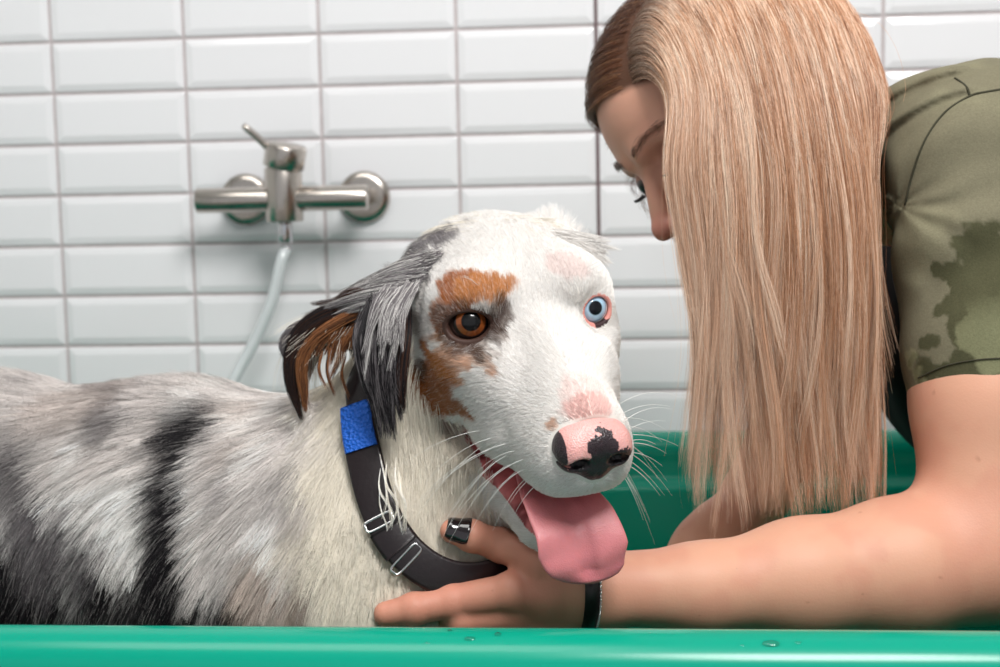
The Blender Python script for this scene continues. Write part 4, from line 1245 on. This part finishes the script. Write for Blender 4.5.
# ================================================================== BATH
M_green = mat('green_glossy_plastic', rgb(0, 152, 126), rough=.22, spec=.36, bump=[('noise', 6, .05, .002), ('noise', 160, .03, .0005)])
RZ = .9430
def bath():
    """open tray: one profile swept round a rounded rectangle (outer skin, rolled rim, inner wall, floor)"""
    cx, cy = -.56, 1.123; hx, hy = 1.005, .3305     # half sizes to the rim's centreline
    rr = .0225
    prof = []      # (offset outward, z)
    prof.append((rr * .55, RZ - .36 - .03)); prof.append((rr * .72, RZ - .09)); prof.append((rr * .80, RZ - .060))
    prof.append((rr * 1.02, RZ - .050))
    for k in range(15):
        th = -.35 + (PI + .35) * k / 14
        prof.append((rr * 1.05 * math.cos(th), RZ - rr + rr * math.sin(th)))
    prof += [(-rr * 1.05, RZ - .040), (-rr * 1.25, RZ - .046), (-rr * 1.8, RZ - .049), (-rr * 1.95, RZ - .056), (-rr * 2.4, RZ - .22), (-rr * 3.4, RZ - .325), (-rr * 6, RZ - .3445)]
    n = 12; cr = .07; ring = []
    for (sx, sy, a0) in ((1, -1, -PI / 2), (1, 1, 0), (-1, 1, PI / 2), (-1, -1, PI)):
        for k in range(n + 1):
            a = a0 + PI / 2 * k / n
            ring.append((cx + sx * (hx - cr) + cr * math.cos(a), cy + sy * (hy - cr) + cr * math.sin(a), math.cos(a), math.sin(a)))
    m = len(ring); vs = []
    for off, z in prof:
        for x, y, nx, ny in ring: vs.append((x + nx * off, y + ny * off, z))
    fs = []
    for i in range(len(prof) - 1):
        for k in range(m):
            fs.append((i * m + k, i * m + (k + 1) % m, (i + 1) * m + (k + 1) % m, (i + 1) * m + k))
    fs.append(tuple(range(m))[::-1]); fs.append(tuple((len(prof) - 1) * m + k for k in range(m)))
    return vs, fs
tub = thing('dog_bath', (-.56, 1.135, .553), 'green plastic dog bath tub with a thick rolled rim below the tiled wall', 'bathtub')
v, f = bath(); mesh('basin', v, f, M_green, parent=tub)
M_steel = mat('brushed_steel', rgb(190, 188, 185), rough=.28, metal=1)
for x, y in ((-1.45, .90), (.33, .90), (-1.45, 1.37), (.33, 1.37)):
    v, f = tube([(x, y, 0), (x, y, .553)], .025, 16); mesh('leg', v, f, M_steel, parent=tub)

M_water = bpy.data.materials.new('water'); M_water.use_nodes = True
nt_ = M_water.node_tree; nt_.nodes.clear(); o_ = nt_.nodes.new('ShaderNodeOutputMaterial'); mx_ = nt_.nodes.new('ShaderNodeMixShader'); fr_ = nt_.nodes.new('ShaderNodeFresnel'); fr_.inputs[0].default_value = 1.5
tr_ = nt_.nodes.new('ShaderNodeBsdfTransparent'); tr_.inputs[0].default_value = (.86, .92, .9, 1); gl_ = nt_.nodes.new('ShaderNodeBsdfGlossy'); gl_.inputs['Roughness'].default_value = .03
nt_.links.new(fr_.outputs[0], mx_.inputs[0]); nt_.links.new(tr_.outputs[0], mx_.inputs[1]); nt_.links.new(gl_.outputs[0], mx_.inputs[2]); nt_.links.new(mx_.outputs[0], o_.inputs[0])
bath_f = 1.123 - .3305
for i_, (px, rr_, dy) in enumerate(((450, .0014, -.002), (427, .0013, -.013), (470, .0018, -.010), (498, .0020, -.006), (508, .0012, -.014), (771, .0026, -.012), (650, .0009, -.004), (742, .0012, -.013), (798, .0012, -.011), (260, .0015, -.018))):
    y_ = bath_f + dy; z_ = RZ - .0225 + math.sqrt(.0225 ** 2 - dy ** 2); x_ = at(px, 640, y_)[0]; up_ = nrm(V(0, dy, z_ - RZ + .0225))
    vs, fs = lathe(V(x_, y_, z_) - up_ * .0003, up_, [(0, rr_), (rr_ * .25, rr_ * .93), (rr_ * .42, rr_ * .7), (rr_ * .52, rr_ * .35), (rr_ * .54, .00001)], 14)
    vs = [(x_ + (a - x_) * (1 + .5 * (i_ % 3)), b, c) for a, b, c in vs]
    o = mesh('water_droplet', vs, fs, M_water); set_tags(o, 'small clear water droplet sitting on the green bath rim', 'water droplet', 'water droplets on the bath rim')
# ================================================================== MIXER
M_nickel = mat('satin_nickel', rgb(196, 188, 180), rough=.24, metal=1, aniso=.3)
M_dark = mat('black_slot', rgb(14, 14, 15), rough=.5)
fy = 1.585
pL, pR, pM = at(197, 199, fy), at(368, 200, fy), at(284, 199, fy)
zz = pM[2] - .0; BZ = zz
mixer = thing('shower_mixer', (pM[0], WY, BZ), 'satin nickel bar shower mixer with lever and hose on the white tiles', 'faucet')
def tubeline(a, b, r, n=32, bev=.0015):
    a, b = np.asarray(a, float), np.asarray(b, float); L = np.linalg.norm(b - a); ax = (b - a) / L
    return lathe(a, ax, [(0, r - bev), (bev * .3, r - bev * .3), (bev, r), (L - bev, r), (L - bev * .3, r - bev * .3), (L, r - bev)], n)
br = .0142
v, f = merge(tubeline((pL[0], fy, BZ), (pM[0] - .010, fy, BZ), br), tubeline((pM[0] + .010, fy, BZ), (pR[0], fy, BZ), br)); mesh('bar', v, f, M_nickel, parent=mixer)
v, f = tubeline((pM[0], fy, BZ - .026), (pM[0], fy, BZ + .036), .0215, 40); mesh('body', v, f, M_nickel, parent=mixer)
ax = nrm(V(.22, -.12, .95))
c0 = V(pM[0], fy, BZ + .034)
v, f = lathe(c0, ax, [(0, .0170), (.002, .0225), (.0035, .0235), (.026, .0235), (.029, .0215), (.030, 0.001)], 40); mesh('cap', v, f, M_nickel, parent=mixer)
l0, l1 = c0 + ax * .018 + V(-.012, -.004, 0), at(243, 125, fy - .02)
v, f = tube(spline([l0, l0 * .5 + l1 * .5 + V(0, 0, .001), l1], 10), [.0042] * 8 + [.0040, .003], 14); mesh('lever', v, f, M_nickel, parent=mixer)
for x in (pM[0] - .064, pM[0] + .080):
    v, f = merge(lathe((x, WY - .0055, BZ), (0, -1, 0), [(0, .031), (.004, .031), (.009, .029), (.0095, .022), (.0105, .0165)], 48), tubeline((x, WY - .01, BZ), (x, fy, BZ), .0125))
    mesh('wall_flange', v, f, M_nickel, parent=mixer)
v, f = merge(tubeline((pM[0], fy, BZ - .050), (pM[0], fy, BZ - .025), .0085), tubeline((pM[0], fy, BZ - .062), (pM[0], fy, BZ - .054), .0065))
mesh('hose_nut', v, f, mat('polished_chrome', rgb(210, 210, 212), rough=.08, metal=1), parent=mixer)
hp_ = [V(pM[0], fy, BZ - .058), at(281, 262, 1.578), at(272, 300, 1.57), at(255, 340, 1.56), at(236, 375, 1.545), at(215, 420, 1.52), at(190, 480, 1.46), at(170, 560, 1.38)]
M_hose = mat('grey_plastic_hose', rgb(200, 206, 207), rough=.25, spec=.6, coat=.5)
v, f = tube(spline(hp_, 90), .0066, 16); mesh('hose', v, f, M_hose, parent=mixer)

# ================================================================== LIGHT AND CAMERA
def area(name, loc, target, size, size_y, power, col=(1, 1, 1)):
    l = bpy.data.lights.new(name, 'AREA'); l.shape = 'RECTANGLE'; l.size = size; l.size_y = size_y; l.energy = power; l.color = col
    o = bpy.data.objects.new(name, l); COL.objects.link(o); o.location = loc
    o.rotation_euler = (Vector(target) - Vector(loc)).to_track_quat('-Z', 'Y').to_euler(); return o
area('ceiling_light', (-.5, .45, 2.57), (-.5, .6, 0), 1.0, .6, 8, (1, .985, .96))
area('grooming_lamp', (.42, -.10, 2.42), (-.05, 1.1, .95), .62, .52, 28, (1, .99, .975))
w = bpy.data.worlds.new('world'); sc.world = w; w.use_nodes = True
w.node_tree.nodes['Background'].inputs[0].default_value = (.93, .96, 1, 1); w.node_tree.nodes['Background'].inputs[1].default_value = .47

cam = bpy.data.cameras.new('camera'); co = bpy.data.objects.new('camera', cam); COL.objects.link(co)
Mx = Matrix.Identity(4)
for i in range(3):
    Mx[i][0] = CAMW[0][i]; Mx[i][1] = -CAMW[1][i]; Mx[i][2] = -CAMW[2][i]
Mx[0][3], Mx[1][3], Mx[2][3] = 0, 0, CZ
co.matrix_world = Mx
cam.sensor_width = 36; cam.lens = 1400 * 36 / 1000; cam.clip_start = .05
cam.dof.use_dof = True; cam.dof.focus_distance = .86; cam.dof.aperture_fstop = 9
sc.camera = co
sc.view_settings.view_transform = 'Standard'; sc.view_settings.look = 'None'; sc.view_settings.gamma = 1; sc.view_settings.use_curve_mapping = False
sc.view_settings.exposure = .20
c = sc.cycles
c.max_bounces = 8; c.diffuse_bounces = 4; c.glossy_bounces = 4; c.transmission_bounces = 4; c.transparent_max_bounces = 8
c.use_denoising = True
c.caustics_reflective = False; c.caustics_refractive = False
